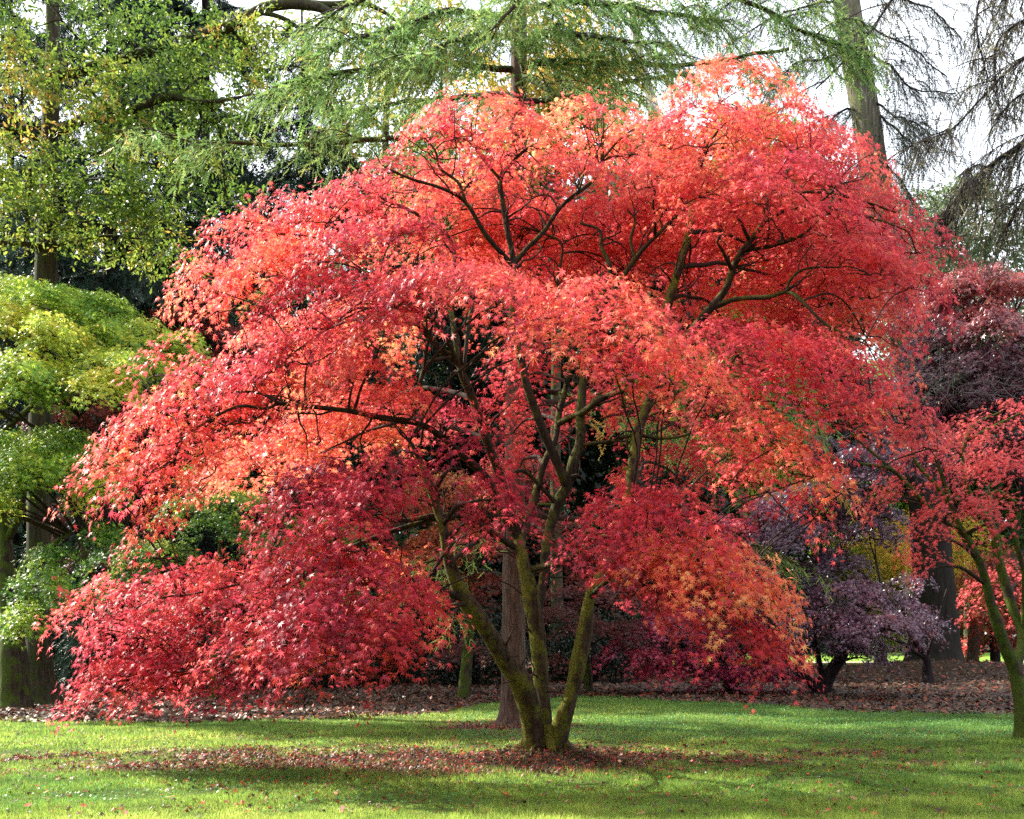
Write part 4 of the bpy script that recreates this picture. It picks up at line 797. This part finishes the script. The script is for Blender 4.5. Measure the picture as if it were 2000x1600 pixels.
YEL = [(92, 110, 30), (140, 140, 36), (184, 160, 44), (204, 150, 44), (196, 116, 40)]
broad("chestnut_tree", "yellow and orange autumn tree glowing behind the larch trunk", "tree", (1090, 1335, 36), [[(1090, 1336, 36, 14), (1085, 900, 36, 10), (1090, 400, 36, 8), (1090, 100, 36, 5)]],
      [(1110, 150, 35, 90, 2, 50, .5), (1060, 210, 35, 80, 2, 40, .45), (1180, 180, 35, 70, 2, 50, .4), (960, 190, 36, 60, 2, 40, .5), (1100, 60, 36, 90, 2, 50, .45, .7), (1130, 270, 35, 90, 2, 40, .3), (1000, 300, 35, 100, 2, 50, .3)], YEL, M_LEAF, M_OAK, DIAM, .13, 2.6, 16, .7)
broad("beech_tree", "pale green and gold tree showing between larch sprays at upper left", "tree", (760, 1335, 38), [[(760, 1336, 38, 14), (762, 900, 38, 10), (750, 400, 38, 8), (760, 120, 38, 5)]],
      [(700, 220, 38, 80, 2, 40, .2, .6), (780, 160, 38, 80, 2, 40, .3, .6), (830, 60, 38, 80, 2, 50, .25, .6), (660, 300, 38, 80, 2, 30, .2, .7), (900, 110, 38, 60, 2, 40, .3, .5), (720, 360, 38, 90, 2, 40, .2), (840, 280, 38, 90, 2, 40, .2, .8)], YEL, M_LEAF, M_OAK, DIAM, .13, 2.4, 14, .7)
broad("birch_tree", "pale barked birch leaning left behind the crown of the red maple", "tree", (1345, 1295, 58), [[(1345, 1296, 58, 14), (1330, 900, 58, 12), (1300, 400, 58, 11), (1278, 225, 58, 11), (1262, 160, 58, 10), (1245, 90, 58, 8), (1225, -40, 58, 5)]],
      [(1230, 0, 58, 60, 2, 40, .2, .4), (1290, -20, 58, 60, 2, 40, .3, .4), (1180, 10, 58, 60, 2, 40, .25, .3)], YEL, M_LEAF, M_BIRCH, DIAM, .12, 2.4, 14, .8)
GREY = [(70, 92, 62), (96, 116, 76), (122, 136, 88)]
for (px, py, D, s, lab) in [(1890, 420, 75, 1.0, "hazy grey green tree far off behind the weeping twigs at right"), (1770, 440, 80, .8, "far grey green tree right of the leaning trunk")]:
    broad("pine_tree", lab, "tree", (px, 1283, D), [[(px, 1283, D, 8), (px, 900, D, 6), (px, 450, D, 4)]],
          [(px, py, D, 90 * s, 3, 70, .5), (px - 60 * s, py + 80, D, 80 * s, 3, 70, .4), (px + 70 * s, py + 90, D, 90 * s, 3, 70, .5), (px, py + 180, D, 130 * s, 4, 90, .4), (px + 60, py + 300, D, 150 * s, 4, 110, .35), (px - 50, py + 420, D, 150 * s, 4, 120, .3)], GREY, M_LEAF, M_FIR, DIAM, .2, 1.3, 16, 1.1)

PUR = [(50, 26, 42), (88, 54, 76), (122, 86, 108), (148, 94, 108), (166, 72, 68)]
PTREE = maple("maple_tree", "tall purple leaved maple with reddish top at the right edge", "tree", (2090, 1362, 26),
      [[(2090, 1365, 26, 16), (2070, 1250, 26, 13), (1980, 900, 26, 10), (1905, 720, 26, 7), (1892, 640, 26, 5), (1920, 590, 26, 3), (1950, 540, 26, 2)], [(1908, 760, 26, 6), (1935, 660, 26, 5), (1990, 600, 26, 3)], [(1910, 850, 26, 7), (1830, 760, 25.5, 5), (1780, 690, 25, 3)]],
      [(1900, 530, 25.5, 110, 1.5, .7, .1, .75), (2000, 520, 25.5, 110, 1.5, .8, .1, .85), (1800, 590, 25, 80, 1.2, .6, .3, .7), (1880, 600, 24.5, 100, 1.2, .7, .2, .6), (1980, 600, 24.5, 100, 1.2, .7, .2, .7), (1770, 640, 25, 70, 1, .5, .3, .4), (1830, 670, 24.6, 90, 1.2, .6, .25, .35), (1960, 690, 25, 100, 1.2, .7, .2, .3), (1900, 720, 25.5, 90, 1.2, .5, .1, .15),
       (1800, 730, 25, 90, 1.2, .5, .2, .3), (1900, 770, 25, 110, 1.3, .6, .1, .3), (2000, 780, 25, 100, 1.3, .6, .1, .3), (1760, 800, 25.5, 90, 1.2, .7, .2, .25), (1850, 850, 26, 110, 1.3, .8, .1, .15), (1960, 880, 26, 110, 1.3, .8, .1, .15), (1980, 660, 24.8, 110, 1.3, .7, .2, .4), (1940, 740, 24.6, 110, 1.2, .6, .2, .3), (2020, 720, 25, 100, 1.3, .7, .2, .35), (1860, 780, 25, 110, 1.3, .7, .2, .35), (1790, 560, 26, 70, 1.1, .6, .2, .6), (2020, 840, 25.5, 100, 1.3, .8, .1, .3)],
      [(52, 24, 36), (84, 42, 56), (116, 64, 80), (142, 68, 70), (176, 70, 60)], M_DARK, M_DBARK, STAR5, .085, 7.5, 22, .38, .3, jit=.36, split=3)
def purple(label, base, limbs, pads, pal=PUR, **kw):
    return maple("maple_tree", label, "tree", base, limbs, pads, pal, M_DARK, M_DBARK, STAR5, .085, 7., 21, .38, .25, jit=.36, split=3, **kw)
PLOW = purple("low spreading dark purple maple with forked black trunk at the edge of the brown bed", (1608, 1357, 27.6),
       [[(1608, 1360, 27.6, 30), (1606, 1345, 27.6, 20), (1625, 1310, 27.5, 13), (1648, 1275, 27.4, 11), (1655, 1230, 27.3, 9), (1680, 1180, 27, 6), (1720, 1140, 26.8, 3)], [(1602, 1350, 27.6, 16), (1575, 1325, 27.4, 11), (1540, 1295, 27.2, 9), (1510, 1240, 27, 7), (1520, 1160, 27, 5), (1550, 1050, 27, 3)], [(1612, 1335, 27.6, 8), (1600, 1290, 27.6, 7), (1590, 1200, 27.5, 5), (1600, 1100, 27.5, 4), (1620, 960, 27.4, 3)]],
       [(1660, 1135, 26.4, 90, 1.1, .6, .2, .45), (1740, 1150, 26.4, 80, 1., .6, .3, .45), (1600, 1175, 26.2, 80, 1, .5, .25, .5), (1690, 1190, 26, 100, 1., .5, .2, .5), (1770, 1205, 26, 55, .8, .4, .3, .5), (1610, 1220, 26.2, 70, .8, .4, .2, .4), (1680, 1240, 26.6, 80, .9, .4, .2, .3),
        (1540, 950, 27.4, 90, 1.3, .7, .2, .35), (1640, 930, 27.6, 100, 1.3, .7, .1, .3), (1560, 1010, 26.8, 90, 1.1, .6, .2, .4), (1660, 1000, 27, 100, 1.2, .7, .1, .35), (1490, 1030, 27.2, 70, 1., .6, .3, .3), (1530, 1080, 27, 80, 1., .6, .2, .2), (1620, 1070, 27, 80, 1, .6, .1, .15), (1720, 880, 28, 100, 1.3, .7, .1, .3), (1740, 980, 27.6, 80, 1.1, .6, .2, .3), (1650, 860, 28, 80, 1.2, .6, .1, .25), (1480, 1150, 27.4, 90, 1, .6, .1, .1), (1560, 1150, 27.8, 80, 1, .6, .1, .05)])
purple("thin stemmed purple maple in front of the huge conifer trunk", (1812, 1336, 33.5),
       [[(1812, 1340, 33.5, 14), (1812, 1310, 33.5, 10), (1806, 1280, 33.4, 9), (1780, 1240, 33.2, 7), (1765, 1200, 33, 5), (1760, 1150, 33, 3)], [(1806, 1285, 33.4, 6), (1760, 1255, 33, 5), (1715, 1235, 32.8, 3)], [(1808, 1290, 33.4, 5), (1830, 1220, 33, 4), (1850, 1150, 33, 3)]],
       [(1790, 1120, 33, 60, 1., .5, .2, .35, .4), (1730, 1200, 33, 60, 1., .4, .3, .3, .6), (1790, 1180, 32.8, 60, 1, .5, .2, .35, .5)])
CRIM = [(84, 22, 52), (132, 30, 70), (170, 38, 78), (190, 46, 66)]
purple("low crimson maple spilling on to the grass right of the main stems", (1430, 1350, 29),
       [[(1430, 1352, 29, 16), (1420, 1300, 29, 12), (1390, 1240, 28.8, 8), (1340, 1190, 28.5, 4)], [(1425, 1310, 29, 8), (1470, 1250, 28.8, 6), (1500, 1200, 28.6, 3)]],
       [(1290, 1195, 28, 90, 1.2, .7, .2, .5), (1240, 1250, 27.8, 60, 1., .6, .3, .55), (1360, 1230, 28, 90, 1.2, .7, .1, .45), (1300, 1270, 27.6, 80, 1, .5, .2, .6), (1420, 1180, 28.4, 90, 1.2, .7, .1, .3), (1480, 1220, 28.4, 80, 1.2, .7, .1, .25), (1390, 1290, 28, 90, 1, .4, .1, .4), (1470, 1290, 28.2, 80, 1, .4, .1, .4), (1530, 1300, 28.2, 60, .9, .3, .2, .45), (1440, 1000, 29, 60, 1, .6, .1, .9), (1480, 960, 29, 60, 1, .5, .1, .9), (1420, 1080, 29, 70, 1, .6, .1, .6)], CRIM + [(186, 40, 70)])
RUST = [(92, 34, 26), (134, 48, 28), (168, 66, 30), (196, 104, 40), (206, 150, 60)]
def bgmaple(label, base, limbs, pads, pal, **kw):
    return maple("maple_tree", label, "tree", base, limbs, pads, pal, M_LEAF, M_BARK2, STAR5, .085, 6.0, 20, .42, .4, jit=.45, **kw)
bgmaple("orange brown maple with mossy arching branches seen through the main stems", (905, 1362, 26),
        [[(905, 1364, 26, 14), (915, 1250, 26, 10), (920, 1120, 26, 8), (900, 1040, 26, 5), (880, 980, 26, 3)], [(918, 1150, 26, 6), (960, 1030, 26, 6), (1030, 990, 26, 5), (1090, 985, 26, 3)], [(915, 1100, 26, 5), (860, 1040, 25.6, 4), (800, 1040, 25.2, 3)]],
        [(860, 930, 26, 90, 1.4, .7, .1, .5), (940, 960, 26, 80, 1.3, .6, .1, .4), (780, 980, 25.6, 80, 1.2, .6, .2, .5), (870, 1020, 25.4, 80, 1.2, .6, .1, .6), (820, 1060, 25.2, 80, 1.1, .6, .2, .5), (940, 1050, 25.4, 70, 1.1, .5, .1, .3), (1020, 900, 26.4, 90, 1.3, .7, .1, .15), (1060, 1000, 26.2, 80, 1.2, .6, .1, .1), (960, 1120, 25.6, 70, 1, .5, .1, .3, .8), (1120, 1060, 26.4, 80, 1.2, .6, .1, .1), (1180, 1110, 26.2, 70, 1, .6, .1, .1), (890, 1150, 26, 70, 1, .5, .1, .1)], RUST)
bgmaple("dull pink brown maple low behind the right hand stem", (1150, 1352, 29), [[(1150, 1354, 29, 10), (1145, 1280, 29, 7), (1130, 1190, 29, 4)]],
        [(1120, 1140, 28.4, 80, 1.2, .6, .1, .3), (1200, 1160, 28.2, 80, 1.2, .6, .1, .3), (1080, 1190, 28, 60, 1., .5, .1, .3), (1150, 1210, 27.8, 70, 1, .5, .1, .4), (1230, 1220, 28, 60, 1, .5, .1, .3), (1090, 1280, 28, 40, .8, .4, .1, .3, .7), (900, 1260, 28, 70, 1, .5, .1, .2, .7)], [(88, 40, 38), (126, 62, 52), (158, 92, 74)])
bgmaple("small red maple between the green maple and the main crown", (370, 1340, 32), [[(370, 1342, 32, 12), (372, 1100, 32, 9), (370, 800, 32, 6), (375, 680, 32, 3)]],
        [(370, 612, 31, 90, 1.4, .5, .1, .4), (450, 640, 31, 80, 1.3, .5, .2, .4), (320, 640, 31, 60, 1.2, .5, .2, .4), (400, 690, 31, 100, 1.4, .7, .1, .3), (330, 740, 31, 100, 1.4, .7, .1, .2)], [(120, 30, 30), (160, 48, 40), (176, 76, 54)])
bgmaple("dull brown red maple under the green maple layers", (160, 1345, 28.5), [[(160, 1347, 28.5, 12), (165, 1100, 28.5, 9), (160, 860, 28.5, 5)]],
        [(160, 770, 28, 70, 1.3, .6, .1, .3), (120, 800, 27.8, 60, 1.2, .5, .1, .35), (210, 790, 27.8, 60, 1.2, .5, .1, .3), (180, 960, 28, 70, 1.3, .6, .1, .1), (130, 1000, 28, 60, 1.2, .6, .1, .15), (210, 1080, 28, 80, 1.2, .6, .1, .05)], RUST, br=.8)
bgmaple("bushy green maple behind the lower left sprays of the red maple", (420, 1366, 25), [[(420, 1368, 25, 14), (425, 1250, 25, 10), (430, 1080, 25, 6), (430, 960, 25, 3)]],
        [(430, 905, 25, 80, 1.3, .6, .1, .35), (480, 960, 24.6, 80, 1.2, .6, .1, .35), (370, 970, 24.6, 70, 1.2, .6, .2, .35), (440, 1010, 24.4, 90, 1.2, .6, .1, .25), (300, 1060, 24.6, 80, 1.2, .6, .2, .45), (220, 1070, 24.8, 70, 1., .5, .2, .25), (560, 1050, 24.8, 90, 1.2, .6, .1, .3), (640, 1010, 25, 80, 1.2, .6, .1, .35), (250, 1120, 24.8, 80, 1.2, .6, .1, .2), (650, 1120, 25, 70, 1.2, .6, .1, .3), (350, 1150, 25, 90, 1.2, .6, .1, .2)], GREENM, br=.8)
REDR = [(186, 48, 62), (216, 72, 76), (227, 94, 82), (232, 126, 92)]
maple("maple_tree", "smaller bright red maple with slender mossy stems at the right edge", "tree", (1995, 1448, 15.6),
      [[(2000, 1452, 15.6, 30), (1998, 1425, 15.6, 18), (1992, 1370, 15.6, 12), (1982, 1310, 15.6, 12), (1958, 1250, 15.5, 11), (1936, 1180, 15.4, 10), (1918, 1110, 15.3, 9), (1890, 1055, 15.2, 10), (1868, 1020, 15.1, 9), (1850, 960, 15, 6), (1830, 900, 14.9, 4)],
       [(1984, 1305, 15.6, 14), (1998, 1240, 15.8, 13), (1975, 1180, 15.9, 12), (1950, 1090, 16, 11), (1938, 1030, 16, 10), (1895, 968, 16, 8), (1880, 900, 16, 5), (1890, 850, 16, 5), (1912, 825, 16, 4), (1955, 805, 16, 3)],
       [(1872, 1030, 15.1, 7), (1850, 1022, 15, 6), (1810, 988, 14.9, 6), (1762, 935, 14.8, 5), (1735, 915, 14.7, 5), (1678, 905, 14.6, 3)], [(1745, 920, 14.7, 4), (1700, 880, 14.7, 3.5), (1660, 845, 14.7, 3)],
       [(1945, 1060, 16, 8), (1935, 1010, 16.2, 7), (1945, 960, 16.3, 5), (1990, 985, 16.2, 4)], [(1862, 1000, 15.1, 5), (1830, 950, 15.2, 5), (1790, 905, 15.3, 4), (1780, 870, 15.3, 3)],
       [(1890, 860, 16, 4), (1930, 838, 16.1, 4), (2010, 800, 16.2, 3)], [(2000, 1230, 15.8, 8), (2000, 1120, 15.6, 7), (1985, 1060, 15.5, 6), (1990, 1000, 15.4, 5)]],
      [(1860, 830, 16, 90, .9, .5, .2, .4), (1950, 800, 16.2, 90, .9, .5, .2, .4), (1790, 860, 15.6, 80, .8, .5, .3, .45, .8), (1900, 890, 15.2, 100, .9, .5, .2, .4), (1990, 880, 15.2, 90, .9, .5, .2, .35), (1760, 930, 15, 70, .7, .4, .3, .5, .7), (1850, 960, 14.8, 90, .8, .45, .2, .4), (1950, 970, 14.8, 90, .8, .45, .2, .35),
       (1820, 1020, 14.7, 60, .6, .4, .3, .35, .8), (1800, 1080, 14.8, 45, .5, .3, .3, .3, .7), (1710, 950, 14.8, 40, .5, .3, .3, .5, .7), (1990, 1100, 17, 90, 1., .6, .1, .3), (1950, 1150, 17.2, 60, .8, .4, .2, .35, .7), (2030, 1200, 17, 60, .8, .4, .1, .3)],
      REDR, M_RED, M_BARK2, STAR7, .059, 6.0, 20, .34, .6, twr=.008, jit=.34, br=1.08)
def lace(root, px, py, D, n, w, hh):
    T = Tubes(); A = []
    for i in range(n):
        a = W(px + R.normal(0, w), py + R.normal(0, hh), D + R.normal(0, .4)); d = np.array([R.normal(), R.normal() * .4, R.normal() * .5]); d /= np.linalg.norm(d)
        A.append(a + np.cumsum(np.vstack([np.zeros(3), d * .13 + R.normal(0, .06, (7, 3))]), 0))
    T.add(np.array(A), np.repeat(np.linspace(.008, .003, 8)[None], n, 0), 3)
    T.build("bare_twigs", M_LACE, root)
lace(PTREE, 1880, 740, 23.4, 130, 110, 22)
lace(PLOW, 1665, 815, 25.5, 90, 75, 26)

broad("maple_tree", "golden yellow tree glowing beside the huge conifer trunk", "tree", (1716, 1304, 50), [[(1716, 1304, 50, 10), (1725, 1240, 50, 8), (1740, 1150, 50, 6), (1760, 1060, 50, 3)]],
      [(1740, 1050, 48, 90, 2, 45, .55), (1780, 1085, 47, 70, 2, 40, .6), (1820, 1040, 50, 80, 2, 50, .5), (1890, 1060, 50, 70, 2, 50, .5), (1760, 1110, 50, 80, 2, 35, .45), (1700, 1100, 50, 60, 2, 40, .1), (1640, 1080, 50, 80, 2, 50, 0), (1650, 1160, 50, 80, 2, 50, 0), (1730, 1180, 50, 80, 2, 40, .15), (1740, 1240, 50, 60, 2, 30, .1), (1880, 1130, 50, 60, 2, 40, .5)], YEL, M_LEAF, M_DBARK, STAR5, .13, 2.2, 16, .7, tw=False, br=1.35)
broad("maple_tree", "orange and red autumn maple beyond the trunk at far right", "tree", (1945, 1308, 46), [[(1945, 1310, 46, 10), (1940, 1200, 46, 7), (1935, 1100, 46, 4)]],
      [(1910, 1150, 46, 70, 2, 50, .4), (1970, 1120, 46, 80, 2, 60, .3), (1920, 1230, 46, 70, 2, 40, .35), (1990, 1220, 46, 80, 2, 50, .25), (1900, 1190, 45, 50, 2, 30, .6), (2040, 1150, 46, 70, 2, 70, .2)], RUST, M_LEAF, M_DBARK, STAR5, .12, 2.4, 16, .7, tw=False)
broad("maple_tree", "tiny bright red maple on the far sunny lawn", "tree", (1888, 1290, 64), [[(1888, 1290, 64, 4), (1888, 1270, 64, 3)]], [(1888, 1262, 64, 26, .9, 14, .3), (1878, 1272, 64, 16, .6, 10, .3)], REDR, M_LEAF, M_DBARK, STAR5, .12, 4, 14, .5, tw=False)

# shrubs and the wood behind
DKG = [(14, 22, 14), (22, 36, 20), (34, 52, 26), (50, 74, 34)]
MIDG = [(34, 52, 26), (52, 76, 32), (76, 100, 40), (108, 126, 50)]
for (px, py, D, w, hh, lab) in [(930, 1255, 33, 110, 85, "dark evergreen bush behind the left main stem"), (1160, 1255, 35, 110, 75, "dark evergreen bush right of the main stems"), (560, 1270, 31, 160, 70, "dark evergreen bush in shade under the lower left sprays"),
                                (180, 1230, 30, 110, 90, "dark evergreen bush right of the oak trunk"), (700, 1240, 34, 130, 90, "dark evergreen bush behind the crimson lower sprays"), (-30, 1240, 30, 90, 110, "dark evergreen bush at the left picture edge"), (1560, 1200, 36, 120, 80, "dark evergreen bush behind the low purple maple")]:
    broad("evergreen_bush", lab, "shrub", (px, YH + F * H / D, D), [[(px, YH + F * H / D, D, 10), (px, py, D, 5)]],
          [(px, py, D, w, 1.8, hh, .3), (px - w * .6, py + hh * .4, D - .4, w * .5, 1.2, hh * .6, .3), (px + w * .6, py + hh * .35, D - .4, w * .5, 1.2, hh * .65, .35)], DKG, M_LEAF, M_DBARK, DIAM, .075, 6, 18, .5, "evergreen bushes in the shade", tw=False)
wood = [(1010, 470, 50, 150, 220, 1), (1270, 450, 48, 160, 240, 1), (1480, 420, 52, 150, 260, 2), (1640, 520, 50, 110, 200, 1), (820, 480, 50, 140, 200, 0), (150, 700, 46, 210, 300, 0), (420, 760, 50, 200, 330, 1), (640, 820, 44, 190, 260, 0), (820, 760, 52, 190, 300, 1), (1010, 820, 48, 180, 260, 0), (1220, 760, 52, 190, 300, 1), (1400, 800, 46, 180, 280, 2), (1560, 800, 54, 170, 300, 0), (1720, 900, 60, 160, 240, 2), (1900, 880, 58, 180, 250, 0), (2080, 820, 50, 180, 320, 1), (-80, 760, 46, 190, 340, 0), (1300, 1050, 42, 150, 160, 0), (600, 1080, 44, 180, 150, 0), (1000, 1120, 46, 190, 130, 0)]
wl = ["olive tree behind the top of the crown where its stems fork", "tall olive tree glimpsed through the upper right boughs", "tall fresh green tree behind the highest red dome", "olive tree behind the right shoulder of the red crown", "dark tree behind the left shoulder of the red crown", "dark broad tree filling the background at far left", "dark green tree behind the left flank of the red crown", "shaded tree glimpsed under the left branches", "olive tree behind the middle left of the crown", "dark tree straight behind the main stems", "olive tree seen right of the main stems", "fresh green tree glimpsed through the right branches", "dark tree behind the drooping right branches", "green tree left of the huge conifer trunk", "dark tree right of the huge conifer trunk", "olive tree filling the right edge of the background", "dark tree filling the left edge of the background", "low dark tree behind the right lower sprays", "low dark tree behind the left lower sprays", "low dark tree behind the trunk of the larch"]
for (px, py, D, w, hh, pi), lab in zip(wood, wl):
    b = YH + F * H / D
    broad("woodland_tree", lab, "tree", (px, b, D), [[(px, b, D, 12), (px + 8, (b + py) / 2, D, 9), (px, py, D, 5)]],
          [(px, py - hh * .35, D, w * .7, 3, hh * .5, .4), (px - w * .5, py, D - 1, w * .55, 2.6, hh * .45, .35), (px + w * .5, py + 20, D - 1, w * .55, 2.6, hh * .45, .4), (px, py + hh * .35, D - 1.5, w * .8, 2.6, hh * .5, .3)],
          [DKG, MIDG, GREENM][pi], M_LEAF, M_DBARK, DIAM, .2, 2.0, 18, .9, "trees of the wood behind", tw=False)

def far_wood():
    N = 60000; x = R.uniform(-75, 75, N); y = R.uniform(93, 112, N)
    top = 23 + 7 * snoise(np.stack([x, x * 0, x * 0], 1), .09) - 9 * np.exp(-((x - 36) / 9) ** 2)
    z = top * R.uniform(0, 1, N) ** .8
    p = np.stack([x, y, z], 1)
    p += .8 * np.stack([snoise(p, .4, i) for i in range(3)], 1)
    t = .5 + .35 * snoise(p, .12, 3) + R.normal(0, .15, N)
    c = palette([(26, 40, 26), (44, 64, 36), (66, 88, 44), (96, 110, 52)], t, R.uniform(.7, 1.2, N))
    tag(link("far_wood", leaves_mesh("far_wood", DIAM, p, unit(R.normal(size=(N, 3)) + [0, -.6, .6]), R.normal(size=(N, 3)), R.uniform(.5, 1.1, N), c), M_LEAF), "far off wood closing the view behind all the trees", "wood", kind="stuff")
far_wood()
def fill_block_wood():  # unseen tree ring, added to cut sky light from the front
    N = 42000; a = R.uniform(math.radians(178), math.radians(372), N); r = R.uniform(24, 31, N)
    x, y = r * np.cos(a), r * np.sin(a); top = 15 + 3 * snoise(np.stack([x, y, x * 0], 1), .12)
    p = np.stack([x, y, top * R.uniform(0, 1, N) ** .8], 1); p += .8 * np.stack([snoise(p, .4, i) for i in range(3)], 1)
    c = palette([(26, 40, 26), (50, 70, 36), (84, 100, 44), (130, 116, 50)], .5 + .35 * snoise(p, .12, 3) + R.normal(0, .15, N), R.uniform(.7, 1.2, N))
    tag(link("fill_block_wood", leaves_mesh("fill_block_wood", DIAM, p, R.normal(size=(N, 3)), R.normal(size=(N, 3)), R.uniform(.4, .8, N), c), M_LEAF), "unseen wood added behind the viewer to block front sky light", "wood", kind="stuff")
fill_block_wood()
# ------------------------------------------------------------------ single fallen leaves on the lawn
def fallen(label, group, tmpl, col, n, smin, smax, name="fallen_leaf"):
    V, T = tmpl
    Vv = V * 1.0; Vv[:, 2] = .25 * (V[:, 0] ** 2) + .1 * V[:, 1]
    me = mesh_from(name, Vv, T, 3, np.repeat(lin(col)[None], len(V), 0)); me.materials.append(M_LITTER)
    src = None
    for i in range(n):
        py = R.uniform(1490, 1596); px = R.uniform(20, 1980); D = gD(py); x = (px - 1000) * D / F
        if src is None:
            o = bpy.data.objects.new(name, me)
        else:
            o = src.copy()
        COL.objects.link(o); s = R.uniform(smin, smax); o.scale = (s, s, s)
        o.location = (x, D, float(height(np.array(x), np.array(D))) + R.uniform(.035, .05)); o.rotation_euler = (R.uniform(-.5, .5), R.uniform(-.4, .4), R.uniform(0, 6.28))
        tag(o, label, "leaf", group); src = o
fallen("tan curled fallen leaf lying on the front lawn", "tan fallen leaves on the lawn", OAKL, (168, 128, 92), 26, .035, .06)
fallen("bright red star shaped fallen maple leaf on the front lawn", "red fallen maple leaves on the lawn", STAR7, (176, 34, 30), 40, .04, .06)
fallen("orange star shaped fallen maple leaf on the front lawn", "orange fallen maple leaves on the lawn", STAR7, (206, 92, 44), 18, .04, .06)
